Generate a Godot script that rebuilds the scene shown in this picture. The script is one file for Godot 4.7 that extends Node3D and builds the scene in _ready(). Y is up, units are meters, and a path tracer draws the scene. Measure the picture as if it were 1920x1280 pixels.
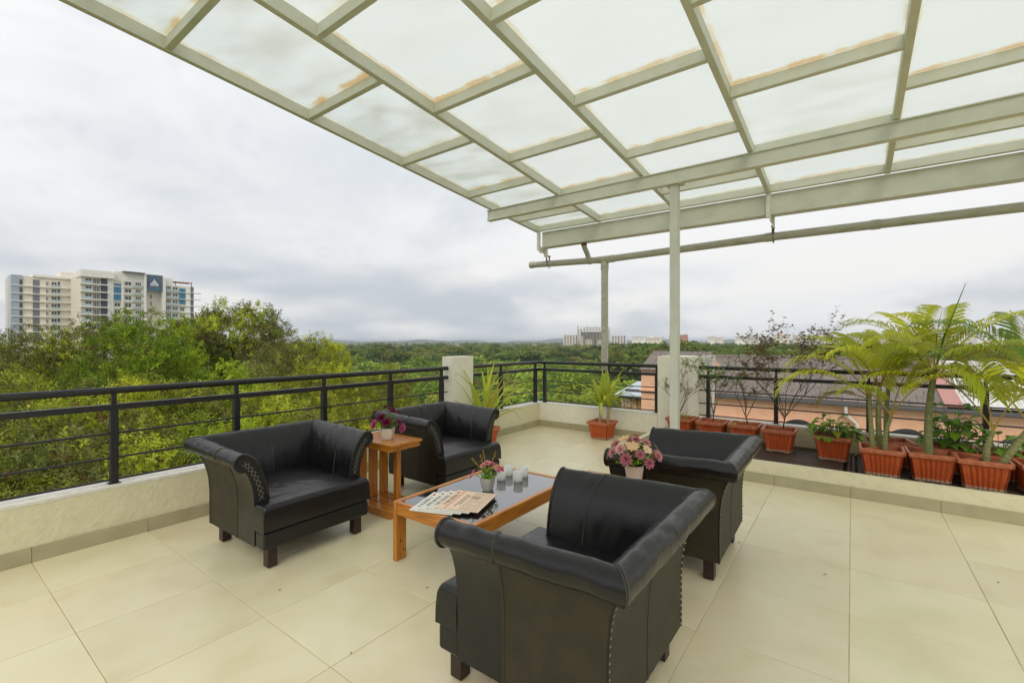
extends Node3D
# Roof terrace with armchairs under a frosted-glass canopy, trees and town beyond.
# x runs along the planter, -z along the tree-side parapet, y up, metres. The floor is y = 0.

const PANE_GAP := 0.004
const GROUND_Y := -11.0
var M := {}
var rng := RandomNumberGenerator.new()
var taken := {}
var noise := FastNoiseLite.new()


class MB:
	var v := PackedVector3Array()
	var n := PackedVector3Array()
	var uv := PackedVector2Array()
	var c := PackedColorArray()
	var has_c := false
	var col := Color.WHITE

	func tri(a: Vector3, b: Vector3, d: Vector3, na: Vector3, nb: Vector3, nd: Vector3, ua := Vector2.ZERO, ub := Vector2.ZERO, ud := Vector2.ZERO) -> void:
		if (d - a).cross(b - a).dot(na + nb + nd) < 0.0:
			v.append(a); v.append(d); v.append(b)
			n.append(na); n.append(nd); n.append(nb)
			uv.append(ua); uv.append(ud); uv.append(ub)
		else:
			v.append(a); v.append(b); v.append(d)
			n.append(na); n.append(nb); n.append(nd)
			uv.append(ua); uv.append(ub); uv.append(ud)
		if has_c:
			c.append(col); c.append(col); c.append(col)

	func flat(a: Vector3, b: Vector3, d: Vector3) -> void:
		var g := (d - a).cross(b - a).normalized()
		tri(a, b, d, g, g, g)

	func quad(a: Vector3, b: Vector3, d: Vector3, e: Vector3, g: Vector3) -> void:
		tri(a, b, d, g, g, g, Vector2(0, 0), Vector2(1, 0), Vector2(1, 1))
		tri(a, d, e, g, g, g, Vector2(0, 0), Vector2(1, 1), Vector2(0, 1))

	func box(cn: Vector3, s: Vector3, B := Basis.IDENTITY) -> void:
		var h := s * 0.5
		for ax in 3:
			var a1 := (ax + 1) % 3
			var a2 := (ax + 2) % 3
			for sg in [-1.0, 1.0]:
				var P: Array[Vector3] = []
				for q in [[-1, -1], [1, -1], [1, 1], [-1, 1]]:
					var p := Vector3.ZERO
					p[ax] = sg * h[ax]; p[a1] = q[0] * h[a1]; p[a2] = q[1] * h[a2]
					P.append(cn + B * p)
				var g := Vector3.ZERO
				g[ax] = sg
				quad(P[0], P[1], P[2], P[3], B * g)

	func rbox(cn: Vector3, s: Vector3, r: float, B := Basis.IDENTITY) -> void:
		var h := s * 0.5
		var inn := h - Vector3(r, r, r)
		for ax in 3:
			var a1 := (ax + 1) % 3
			var a2 := (ax + 2) % 3
			var l1 := [-h[a1], -inn[a1], inn[a1], h[a1]]
			var l2 := [-h[a2], -inn[a2], inn[a2], h[a2]]
			for sg in [-1.0, 1.0]:
				var P: Array[Vector3] = []
				var N: Array[Vector3] = []
				for i in 4:
					for j in 4:
						var raw := Vector3.ZERO
						raw[ax] = sg * h[ax]; raw[a1] = l1[i]; raw[a2] = l2[j]
						var q := raw.clamp(-inn, inn)
						var d := (raw - q).normalized()
						P.append(cn + B * (q + d * r)); N.append(B * d)
				for i in 3:
					for j in 3:
						var k := i * 4 + j
						tri(P[k], P[k + 4], P[k + 5], N[k], N[k + 4], N[k + 5])
						tri(P[k], P[k + 5], P[k + 1], N[k], N[k + 5], N[k + 1])

	# rows of points; smooth normals from neighbours, pointing away from or to the given side
	func grid(rows: Array, closed := false, flip := false) -> void:
		var R := rows.size()
		var C: int = rows[0].size()
		var N := []
		for i in R:
			var line := PackedVector3Array()
			for j in C:
				var du: Vector3 = rows[mini(i + 1, R - 1)][j] - rows[maxi(i - 1, 0)][j]
				var jp := (j + 1) % C if closed else mini(j + 1, C - 1)
				var jm := (j + C - 1) % C if closed else maxi(j - 1, 0)
				var dv: Vector3 = rows[i][jp] - rows[i][jm]
				var g := du.cross(dv).normalized()
				line.append(-g if flip else g)
			N.append(line)
		for i in R - 1:
			for j in (C if closed else C - 1):
				var k := (j + 1) % C
				var u0 := Vector2(float(j) / (C - 1), float(i) / (R - 1))
				var u1 := Vector2(float(j + 1) / (C - 1), float(i + 1) / (R - 1))
				tri(rows[i][j], rows[i + 1][j], rows[i + 1][k], N[i][j], N[i + 1][j], N[i + 1][k], u0, Vector2(u0.x, u1.y), u1)
				tri(rows[i][j], rows[i + 1][k], rows[i][k], N[i][j], N[i + 1][k], N[i][k], u0, u1, Vector2(u1.x, u0.y))

	func tube(pts: Array, rad, sides := 8, caps := true) -> void:
		var K := pts.size()
		var prev := Vector3.ZERO
		var ring0: Array[Vector3] = []
		var dir0: Array[Vector3] = []
		for i in K:
			var t: Vector3 = (pts[mini(i + 1, K - 1)] - pts[maxi(i - 1, 0)]).normalized()
			if t == Vector3.ZERO:
				t = Vector3.UP
			var a := prev
			if i == 0:
				a = Vector3.UP if absf(t.y) < 0.9 else Vector3.RIGHT
			a = (a - t * a.dot(t)).normalized()
			prev = a
			var b := t.cross(a)
			var r: float = rad[i] if rad is Array or rad is PackedFloat32Array else rad
			var ring: Array[Vector3] = []
			var dirs: Array[Vector3] = []
			for j in sides:
				var w := TAU * j / sides
				var d := a * cos(w) + b * sin(w)
				ring.append(pts[i] + d * r); dirs.append(d)
			if i > 0:
				for j in sides:
					var k := (j + 1) % sides
					tri(ring0[j], ring[j], ring[k], dir0[j], dirs[j], dirs[k])
					tri(ring0[j], ring[k], ring0[k], dir0[j], dirs[k], dir0[k])
			if caps and (i == 0 or i == K - 1):
				var g := -t if i == 0 else t
				for j in range(1, sides - 1):
					tri(ring[0], ring[j], ring[j + 1], g, g, g)
			ring0 = ring; dir0 = dirs

	# profile of Vector2(radius, height) turned round the y axis at o
	func lathe(o: Vector3, prof: Array, seg := 20) -> void:
		for i in prof.size() - 1:
			var p: Vector2 = prof[i]
			var q: Vector2 = prof[i + 1]
			var g2 := Vector2(q.y - p.y, p.x - q.x).normalized()
			for j in seg:
				var a := TAU * j / seg
				var b := TAU * (j + 1) / seg
				var ca := Vector3(cos(a), 0, sin(a))
				var cb := Vector3(cos(b), 0, sin(b))
				var na := ca * g2.x + Vector3.UP * g2.y
				var nb := cb * g2.x + Vector3.UP * g2.y
				var A := o + ca * p.x + Vector3.UP * p.y
				var B := o + cb * p.x + Vector3.UP * p.y
				var C := o + cb * q.x + Vector3.UP * q.y
				var D := o + ca * q.x + Vector3.UP * q.y
				if p.x > 1e-5:
					tri(A, B, C, na, nb, nb)
				if q.x > 1e-5:
					tri(A, C, D, na, nb, na)

	# flat polygon (points in space, one plane) facing g
	func poly(pts: Array, flat2: PackedVector2Array, g: Vector3) -> void:
		var ix := Geometry2D.triangulate_polygon(flat2)
		for k in range(0, ix.size(), 3):
			tri(pts[ix[k]], pts[ix[k + 1]], pts[ix[k + 2]], g, g, g)

	# polygon in x,y pushed along z from z0 to z1
	func prism(p2: PackedVector2Array, z0: float, z1: float, X := Transform3D.IDENTITY) -> void:
		var A := []
		var B := []
		for p in p2:
			A.append(X * Vector3(p.x, p.y, z0)); B.append(X * Vector3(p.x, p.y, z1))
		poly(A, p2, X.basis * Vector3(0, 0, signf(z0 - z1)))
		poly(B, p2, X.basis * Vector3(0, 0, signf(z1 - z0)))
		var area := 0.0
		for i in p2.size():
			area += p2[i].cross(p2[(i + 1) % p2.size()])
		for i in p2.size():
			var k := (i + 1) % p2.size()
			var e := p2[k] - p2[i]
			var g := Vector3(e.y, -e.x, 0).normalized() * signf(area)
			quad(A[i], A[k], B[k], B[i], X.basis * g)

	func mesh() -> ArrayMesh:
		var a := []
		a.resize(Mesh.ARRAY_MAX)
		a[Mesh.ARRAY_VERTEX] = v
		a[Mesh.ARRAY_NORMAL] = n
		a[Mesh.ARRAY_TEX_UV] = uv
		if has_c:
			a[Mesh.ARRAY_COLOR] = c
		var m := ArrayMesh.new()
		m.add_surface_from_arrays(Mesh.PRIMITIVE_TRIANGLES, a)
		return m


func numbered(called: String) -> String:
	if not taken.has(called):
		taken[called] = 0
		return called
	taken[called] += 1
	return "%s_%03d" % [called, taken[called]]


func put(m: Mesh, called: String, mat: Material, parent: Node = self, at := Vector3.ZERO) -> MeshInstance3D:
	var o := MeshInstance3D.new()
	o.name = numbered(called) if parent == self else called
	o.mesh = m
	o.material_override = mat
	o.position = at
	o.cast_shadow = GeometryInstance3D.SHADOW_CASTING_SETTING_ON
	parent.add_child(o, true)
	return o


func obj(b: MB, called: String, mat: Material, parent: Node = self, at := Vector3.ZERO) -> MeshInstance3D:
	return put(b.mesh(), called, mat, parent, at)


func base(called: String, label: String, category: String, at := Vector3.ZERO, turn := 0.0, group := "") -> Node3D:
	var o := Node3D.new()
	o.name = numbered(called)
	add_child(o)
	o.position = at
	o.rotation.y = turn
	return tag(o, label, category, group)


func tag(o: Node, label: String, category: String, group := "", kind := "") -> Node:
	if label:
		o.set_meta("label", label)
	if category:
		o.set_meta("category", category)
	if group:
		o.set_meta("group", group)
	if kind:
		o.set_meta("kind", kind)
	return o


func structure(called: String) -> Node3D:
	var o := Node3D.new()
	o.name = numbered(called)
	add_child(o)
	o.set_meta("kind", "structure")
	return o


func lin(r: float, g: float, b: float) -> Color:
	return Color(r, g, b).linear_to_srgb()


func mat(color: Color, rough := 0.7, metal := 0.0) -> StandardMaterial3D:
	var m := StandardMaterial3D.new()
	m.albedo_color = color
	m.roughness = rough
	m.metallic = metal
	return m


func noise_tex(freq: float, cols: Array, seed_ := 1, size := 512, octaves := 4, as_normal := false, bump := 4.0, kind := FastNoiseLite.TYPE_SIMPLEX_SMOOTH) -> NoiseTexture2D:
	var f := FastNoiseLite.new()
	f.noise_type = kind
	f.seed = seed_
	f.frequency = freq
	f.fractal_octaves = octaves
	var t := NoiseTexture2D.new()
	t.width = size
	t.height = size
	t.seamless = true
	t.noise = f
	if as_normal:
		t.as_normal_map = true
		t.bump_strength = bump
	elif cols:
		var g := Gradient.new()
		var offs := PackedFloat32Array()
		var cc := PackedColorArray()
		for e in cols:
			offs.append(e[0]); cc.append(e[1])
		g.offsets = offs
		g.colors = cc
		t.color_ramp = g
	return t


# a material whose colour is a noise ramp laid on by position
func grained(cols: Array, freq: float, scale_: Vector3, rough: float, seed_ := 1, world := true, bump_freq := 0.0, bump_cm := 0.0, bump_scale := Vector3.ONE) -> StandardMaterial3D:
	var m := mat(Color.WHITE, rough)
	m.albedo_texture = noise_tex(freq, cols, seed_)
	m.uv1_triplanar = true
	m.uv1_world_triplanar = world
	m.uv1_triplanar_sharpness = 4.0
	m.uv1_scale = scale_
	if bump_freq > 0.0:
		m.heightmap_enabled = true
		m.heightmap_texture = noise_tex(bump_freq, [], seed_ + 7, 512, 5)
		m.heightmap_scale = bump_cm
	return m


func leafmat(color: Color, through := 0.5, rough := 0.5) -> StandardMaterial3D:
	var m := mat(color, rough)
	m.cull_mode = BaseMaterial3D.CULL_DISABLED
	m.metallic_specular = 0.22
	m.backlight_enabled = true
	m.backlight = Color(through, through, through * 0.6)
	return m


func R(a: float, b: float) -> float:
	return rng.randf_range(a, b)


func make_materials() -> void:
	M.tile = []
	for k in 4:
		var t: float = [1.0, 0.955, 1.03, 0.98][k]
		var w: float = [0.0, 0.01, -0.012, 0.016][k]
		M.tile.append(grained([[0.0, lin(0.655 * t + w, 0.60 * t, 0.385 * t)], [0.45, lin(0.715 * t + w, 0.655 * t, 0.44 * t)], [0.75, lin(0.735 * t, 0.68 * t, 0.47 * t)], [1.0, lin(0.69 * t + w, 0.62 * t, 0.40 * t)]], 0.006, Vector3.ONE * (0.5 + 0.07 * k), 0.3, 11 + k, true, 0.03, 0.02))
	M.grout = grained([[0.0, lin(0.36, 0.24, 0.11)], [0.5, lin(0.52, 0.40, 0.20)], [1.0, lin(0.66, 0.56, 0.34)]], 0.01, Vector3.ONE * 0.6, 0.9, 5)
	M.skirt = []
	for k in 2:
		M.skirt.append(grained([[0.0, lin(0.38, 0.345, 0.21)], [1.0, lin(0.46, 0.42, 0.265 + 0.01 * k)]], 0.008, Vector3.ONE * (0.8 + 0.1 * k), 0.45, 21 + k))
	M.plaster = grained([[0.0, lin(0.67, 0.62, 0.425)], [0.5, lin(0.72, 0.67, 0.465)], [1.0, lin(0.745, 0.70, 0.50)]], 0.012, Vector3.ONE * 0.9, 0.75, 31, true, 0.03, 0.25)
	M.plaster.uv1_scale = Vector3.ONE * 1.3
	M.plaster_light = grained([[0.0, lin(0.79, 0.755, 0.62)], [0.5, lin(0.83, 0.80, 0.665)], [1.0, lin(0.85, 0.825, 0.70)]], 0.012, Vector3.ONE * 1.3, 0.75, 32, true, 0.03, 0.2)
	M.cap = grained([[0.0, lin(0.56, 0.53, 0.45)], [0.35, lin(0.72, 0.70, 0.63)], [1.0, lin(0.82, 0.80, 0.74)]], 0.02, Vector3.ONE * 1.1, 0.7, 33, true, 0.03, 0.15)
	M.white_wall = grained([[0.0, lin(0.66, 0.65, 0.58)], [1.0, lin(0.80, 0.79, 0.73)]], 0.015, Vector3.ONE, 0.7, 35, true, 0.03, 0.2)
	M.rail = grained([[0.0, lin(0.009, 0.009, 0.010)], [0.6, lin(0.014, 0.014, 0.015)], [1.0, lin(0.022, 0.021, 0.020)]], 0.02, Vector3.ONE * 2.0, 0.38, 41)
	M.steel = grained([[0.0, lin(0.58, 0.595, 0.50)], [0.4, lin(0.64, 0.66, 0.565)], [0.7, lin(0.67, 0.685, 0.59)], [1.0, lin(0.62, 0.62, 0.52)]], 0.008, Vector3(0.7, 0.7, 0.7), 0.5, 43)
	M.pipe = grained([[0.0, lin(0.36, 0.33, 0.22)], [0.4, lin(0.46, 0.45, 0.36)], [0.75, lin(0.52, 0.52, 0.44)], [1.0, lin(0.42, 0.36, 0.22)]], 0.012, Vector3(0.6, 2.0, 2.0), 0.45, 45)
	M.rust = grained([[0.0, lin(0.08, 0.035, 0.018)], [0.5, lin(0.20, 0.085, 0.035)], [1.0, lin(0.30, 0.16, 0.08)]], 0.04, Vector3.ONE * 4.0, 0.9, 47)
	# leather
	var lt := grained([[0.0, lin(0.0035, 0.0035, 0.004)], [0.6, lin(0.0055, 0.0055, 0.0058)], [1.0, lin(0.0095, 0.0093, 0.0088)]], 0.012, Vector3.ONE * 1.4, 0.36, 51, false)
	lt.normal_enabled = true
	lt.normal_texture = noise_tex(0.05, [], 52, 512, 4, true, 3.0)
	lt.normal_scale = 0.07
	lt.roughness_texture = noise_tex(0.014, [[0.0, Color(0.8, 0.8, 0.8)], [0.6, Color(1, 1, 1)], [1.0, Color(1.0, 1.0, 1.0)]], 53)
	lt.roughness = 0.33
	lt.metallic_specular = 0.5
	M.leather = lt
	var wl := grained([[0.0, lin(0.020, 0.0165, 0.008)], [0.4, lin(0.028, 0.023, 0.010)], [0.75, lin(0.034, 0.027, 0.012)], [1.0, lin(0.040, 0.029, 0.016)]], 0.012, Vector3.ONE * 1.2, 0.6, 55, false)
	wl.normal_enabled = true
	wl.normal_texture = noise_tex(0.09, [], 56, 512, 3, true, 3.0)
	wl.normal_scale = 0.08
	M.worn_leather = wl
	M.dark_leather = mat(lin(0.007, 0.007, 0.007), 0.55)
	M.thread = mat(lin(0.085, 0.08, 0.055), 0.8)
	M.lattice = mat(lin(0.22, 0.21, 0.17), 0.7)
	M.nail = mat(lin(0.38, 0.33, 0.22), 0.35, 0.8)
	M.leg_wood = grained([[0.0, lin(0.016, 0.007, 0.006)], [0.6, lin(0.030, 0.013, 0.011)], [1.0, lin(0.05, 0.022, 0.018)]], 0.02, Vector3(14, 2, 14), 0.4, 57, false)
	# varnished pine, grain along each axis
	var ramp := [[0.0, lin(0.27, 0.078, 0.007)], [0.35, lin(0.46, 0.155, 0.012)], [0.6, lin(0.57, 0.215, 0.018)], [0.8, lin(0.49, 0.17, 0.013)], [1.0, lin(0.63, 0.28, 0.035)]]
	M.wood = []
	for k in 3:
		var s := Vector3.ONE * 9.0
		s[k] = 0.7
		var w := grained(ramp, 0.009, s, 0.32, 61, false)
		w.clearcoat_enabled = true
		w.clearcoat = 0.5
		w.clearcoat_roughness = 0.25
		M.wood.append(w)
	M.knot = mat(lin(0.05, 0.018, 0.006), 0.4)
	M.black_glass = mat(lin(0.006, 0.006, 0.008), 0.03)
	M.black_glass.metallic_specular = 0.9
	M.black_glass.clearcoat_enabled = true
	M.black_glass.clearcoat = 1.0
	M.black_glass.clearcoat_roughness = 0.02
	M.deck = []
	for k in 3:
		M.deck.append(grained([[0.0, lin(0.018, 0.011, 0.008)], [0.5, lin(0.045 + 0.01 * k, 0.028 + 0.005 * k, 0.021)], [1.0, lin(0.10, 0.065, 0.045)]], 0.02, Vector3(2, 14, 14), 0.55, 65 + k))
	M.deck_base = mat(lin(0.008, 0.007, 0.007), 0.8)
	# planters
	M.pot = grained([[0.0, lin(0.44, 0.080, 0.017)], [0.5, lin(0.53, 0.102, 0.022)], [1.0, lin(0.57, 0.135, 0.036)]], 0.012, Vector3.ONE * 2.0, 0.5, 71)
	M.pot_pale = grained([[0.0, lin(0.42, 0.11, 0.045)], [0.6, lin(0.50, 0.15, 0.065)], [1.0, lin(0.56, 0.24, 0.13)]], 0.015, Vector3.ONE * 2.2, 0.6, 72)
	M.lime = grained([[0.0, lin(0.34, 0.12, 0.05)], [0.5, lin(0.46, 0.32, 0.22)], [1.0, lin(0.56, 0.48, 0.38)]], 0.03, Vector3.ONE * 4.0, 0.85, 73)
	M.soil = grained([[0.0, lin(0.03, 0.015, 0.008)], [0.5, lin(0.085, 0.045, 0.024)], [1.0, lin(0.16, 0.10, 0.06)]], 0.05, Vector3.ONE * 5.0, 0.95, 74, true, 0.06, 0.6)
	M.stem_green = grained([[0.0, lin(0.12, 0.13, 0.035)], [0.5, lin(0.20, 0.22, 0.075)], [1.0, lin(0.32, 0.33, 0.17)]], 0.02, Vector3(2, 9, 2), 0.6, 75)
	M.stem_cream = grained([[0.0, lin(0.34, 0.25, 0.12)], [1.0, lin(0.56, 0.46, 0.27)]], 0.03, Vector3(3, 3, 3), 0.7, 76)
	M.twig = grained([[0.0, lin(0.055, 0.035, 0.02)], [1.0, lin(0.16, 0.11, 0.065)]], 0.03, Vector3.ONE * 4.0, 0.9, 77)
	M.bark = grained([[0.0, lin(0.045, 0.03, 0.02)], [0.5, lin(0.10, 0.07, 0.048)], [1.0, lin(0.20, 0.15, 0.11)]], 0.03, Vector3(2, 0.7, 2), 0.95, 78)
	M.strap = []
	for cc in [[0.40, 0.48, 0.030], [0.33, 0.42, 0.030], [0.50, 0.54, 0.045], [0.26, 0.36, 0.05], [0.56, 0.27, 0.03]]:
		M.strap.append(leafmat(lin(cc[0], cc[1], cc[2]), 0.55, 0.45))
	M.palm = []
	for cc in [[0.40, 0.45, 0.010], [0.52, 0.55, 0.012], [0.29, 0.36, 0.016], [0.07, 0.20, 0.016], [0.19, 0.11, 0.06]]:
		M.palm.append(leafmat(lin(cc[0], cc[1], cc[2]), 0.75, 0.42))
	M.rachis = mat(lin(0.36, 0.25, 0.03), 0.5)
	M.leaf = []
	for cc in [[0.11, 0.25, 0.018], [0.16, 0.32, 0.022], [0.07, 0.18, 0.018], [0.26, 0.35, 0.03]]:
		M.leaf.append(leafmat(lin(cc[0], cc[1], cc[2]), 0.45, 0.4))
	M.dull_leaf = []
	for cc in [[0.12, 0.115, 0.045], [0.16, 0.10, 0.055], [0.085, 0.105, 0.035]]:
		M.dull_leaf.append(leafmat(lin(cc[0], cc[1], cc[2]), 0.3, 0.6))
	M.tree_leaf = leafmat(Color.WHITE, 0.8, 0.5)
	M.tree_leaf.vertex_color_use_as_albedo = true
	M.frost = mat(lin(0.92, 0.93, 0.89), 0.35)
	M.frost.backlight_enabled = true
	M.frost.backlight = Color(1, 1, 1)
	M.ceramic = mat(lin(0.74, 0.68, 0.58), 0.3)
	M.grey_pot = mat(lin(0.50, 0.49, 0.46), 0.3)


func _ready() -> void:
	rng.seed = 7
	noise.seed = 3
	noise.frequency = 1.0
	set_camera_and_light()
	make_materials()
	print("materials")
	build_floor()
	build_parapets()
	build_railings()
	build_pergola()
	print("terrace")
	build_land()
	print("land")
	build_near_trees()
	print("trees")
	build_buildings()
	print("buildings")
	build_furniture()
	print("furniture")
	build_table_things()
	build_plants()
	print("plants")


func set_camera_and_light() -> void:
	var cam := Camera3D.new()
	cam.name = "camera"
	cam.position = Vector3(0, 1.405, 0)
	cam.rotation = Vector3(0, 0.6375, 0)
	cam.fov = rad_to_deg(2.0 * atan(640.0 / 861.0))
	cam.near = 0.05
	cam.far = 9000.0
	add_child(cam)
	cam.make_current()
	var sun := DirectionalLight3D.new()
	sun.name = "sun"
	sun.light_energy = 0.5
	sun.light_angular_distance = 30.0
	sun.light_color = Color(1.0, 0.95, 0.87)
	sun.shadow_enabled = true
	sun.rotation_degrees = Vector3(-46, 28, 0)
	add_child(sun)
	var env := Environment.new()
	env.background_mode = Environment.BG_SKY
	env.tonemap_mode = Environment.TONE_MAPPER_LINEAR
	env.tonemap_exposure = 1.1
	env.sdfgi_enabled = true
	env.ssao_enabled = true
	env.ssil_enabled = true
	env.fog_enabled = true
	env.fog_density = 0.00022
	env.fog_light_color = Color(0.86, 0.90, 0.95)
	var sky := Sky.new()
	var pm := PanoramaSkyMaterial.new()
	pm.panorama = ImageTexture.create_from_image(sky_image(1024, 512))
	pm.energy_multiplier = 1.0
	sky.sky_material = pm
	env.sky = sky
	var we := WorldEnvironment.new()
	we.name = "environment"
	we.environment = env
	add_child(we)


# An overcast sky: cloud sheets on two levels seen in perspective, brighter overhead.
func sky_image(w: int, h: int) -> Image:
	var im := Image.create(w, h, false, Image.FORMAT_RGBF)
	var f := FastNoiseLite.new()
	f.noise_type = FastNoiseLite.TYPE_SIMPLEX_SMOOTH
	f.seed = 12
	f.frequency = 0.55
	f.fractal_octaves = 5
	f.fractal_gain = 0.5
	var g := FastNoiseLite.new()
	g.noise_type = FastNoiseLite.TYPE_SIMPLEX_SMOOTH
	g.seed = 29
	g.frequency = 0.22
	g.fractal_octaves = 4
	g.domain_warp_enabled = true
	g.domain_warp_amplitude = 1.5
	g.domain_warp_frequency = 0.3
	for y in h:
		var el := (0.5 - (y + 0.5) / h) * PI
		var sy := sin(el)
		for x in w:
			var az := (x + 0.5) / w * TAU
			var col: Color
			if sy < -0.02:
				col = Color(0.34, 0.36, 0.36)
			else:
				var up := maxf(sy, 0.0)
				var d := 1.0 / (up + 0.16)
				var px := sin(az) * cos(el) * d
				var pz := cos(az) * cos(el) * d
				var a := f.get_noise_3d(px, pz, 0.0)
				var b := g.get_noise_3d(px, pz, 4.0)
				var t := 0.58 + 1.1 * b + 0.5 * a
				t = clampf(t, 0.0, 1.0)
				t = t * t * (3.0 - 2.0 * t)
				var lowc := Vector3(0.56, 0.61, 0.665)
				var hic := Vector3(0.90, 0.90, 0.90)
				var k := 1.0 - pow(1.0 - up, 1.6)
				var c3 := lowc.lerp(hic, t * 0.9 + 0.1 * k)
				c3 *= 0.885 + 0.25 * k
				# warm pale band low down
				var warm := exp(-pow((up - 0.09) / 0.07, 2.0)) * clampf(0.35 + a * 1.6, 0.0, 1.0)
				c3 = c3.lerp(Vector3(0.88, 0.86, 0.82), warm * 0.75)
				col = Color(c3.x, c3.y, c3.z)
			im.set_pixel(x, y, col)
	return im


# ---------------------------------------------------------------- terrace
func build_floor() -> void:
	var fl := structure("floor")
	var b := MB.new()
	b.box(Vector3(-0.4, -0.153, -2.3), Vector3(7.9, 0.3, 8.6))
	obj(b, "screed", M.grout, fl)
	var full := MB.new()
	full.rbox(Vector3(0, -0.005, 0), Vector3(0.597, 0.01, 0.597), 0.0016)
	var fm := full.mesh()
	for i in 13:
		for k in 15:
			var x0 := -4.21 + 0.6 * i
			var z1 := 1.873 - 0.6 * k
			var zc := -6.45
			var xe := x0 + 0.6
			if x0 > -2.45:
				zc = -5.14
			if z1 <= zc + 0.02:
				if not (i == 3 and z1 > -6.43):
					continue
			var z0 := maxf(z1 - 0.6, zc)
			if i == 3 and z1 < -5.14:
				z0 = maxf(z1 - 0.6, -6.45)
				xe = -2.15
			elif i == 3 and z1 - 0.6 < -5.14:
				z0 = -5.14
			var m: Material = M.tile[(i * 7 + k * 3 + (i * k) % 5) % 4]
			if absf(z1 - z0 - 0.6) < 0.01 and absf(xe - x0 - 0.6) < 0.01:
				var o := put(fm, "tile", m, fl, Vector3(x0 + 0.3, R(-0.0006, 0.0006), z1 - 0.3))
				o.rotation.y = R(-0.0012, 0.0012)
			else:
				var p := MB.new()
				p.rbox(Vector3((x0 + xe) / 2, -0.005, (z0 + z1) / 2), Vector3(xe - x0 - 0.003, 0.01, z1 - z0 - 0.003), 0.0016)
				obj(p, "tile", m, fl)
				if i == 3 and z1 - 0.6 < -5.14 and z1 > -5.14:
					var q := MB.new()
					q.rbox(Vector3((x0 - 2.15) / 2, -0.005, (z1 - 0.6 - 5.14) / 2), Vector3(-2.15 - x0 - 0.003, 0.01, absf(z1 - 0.6 + 5.14) - 0.003), 0.0016)
					obj(q, "tile", m, fl)


func skirting(parent: Node, a: Vector3, b: Vector3, out: Vector3, first: float) -> void:
	var L := a.distance_to(b)
	var d := (b - a) / L
	var s := 0.0
	var nxt := first
	var k := 0
	while s < L - 0.02:
		var e := minf(nxt, L)
		var m := MB.new()
		var c := a + d * ((s + e) / 2) + out * 0.006 + Vector3(0, 0.05, 0)
		var sz := Vector3(absf(d.x) * (e - s - 0.003) + absf(out.x) * 0.012, 0.099, absf(d.z) * (e - s - 0.003) + absf(out.z) * 0.012)
		m.rbox(c, sz, 0.002)
		obj(m, "skirting_tile", M.skirt[k % 2], parent)
		var g := MB.new()
		g.box(a + d * e + out * 0.003 + Vector3(0, 0.05, 0), Vector3(absf(d.x) * 0.004 + absf(out.x) * 0.006, 0.097, absf(d.z) * 0.004 + absf(out.z) * 0.006))
		obj(g, "joint", M.grout, parent)
		s = e
		nxt = e + 0.6
		k += 1


# a wall coat whose surface waves a little, as trowelled plaster does
func wavy_box(lo: Vector3, hi: Vector3, amp: float, step := 0.12) -> MB:
	var b := MB.new()
	for ax in 3:
		var a1 := (ax + 1) % 3
		var a2 := (ax + 2) % 3
		for side in 2:
			var n1 := maxi(1, int((hi[a1] - lo[a1]) / step))
			var n2 := maxi(1, int((hi[a2] - lo[a2]) / step))
			var rows := []
			for i in n1 + 1:
				var row := PackedVector3Array()
				for j in n2 + 1:
					var p := Vector3.ZERO
					p[ax] = hi[ax] if side else lo[ax]
					p[a1] = lerpf(lo[a1], hi[a1], float(i) / n1)
					p[a2] = lerpf(lo[a2], hi[a2], float(j) / n2)
					p += Vector3(noise.get_noise_3d(p.x * 2.1, p.y * 2.1, p.z * 2.1), noise.get_noise_3d(p.x * 2.1 + 9, p.y * 2.1, p.z * 2.1), noise.get_noise_3d(p.x * 2.1, p.y * 2.1 + 9, p.z * 2.1)) * amp
					row.append(p)
				rows.append(row)
			b.grid(rows, false, side == 0)
	return b


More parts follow.
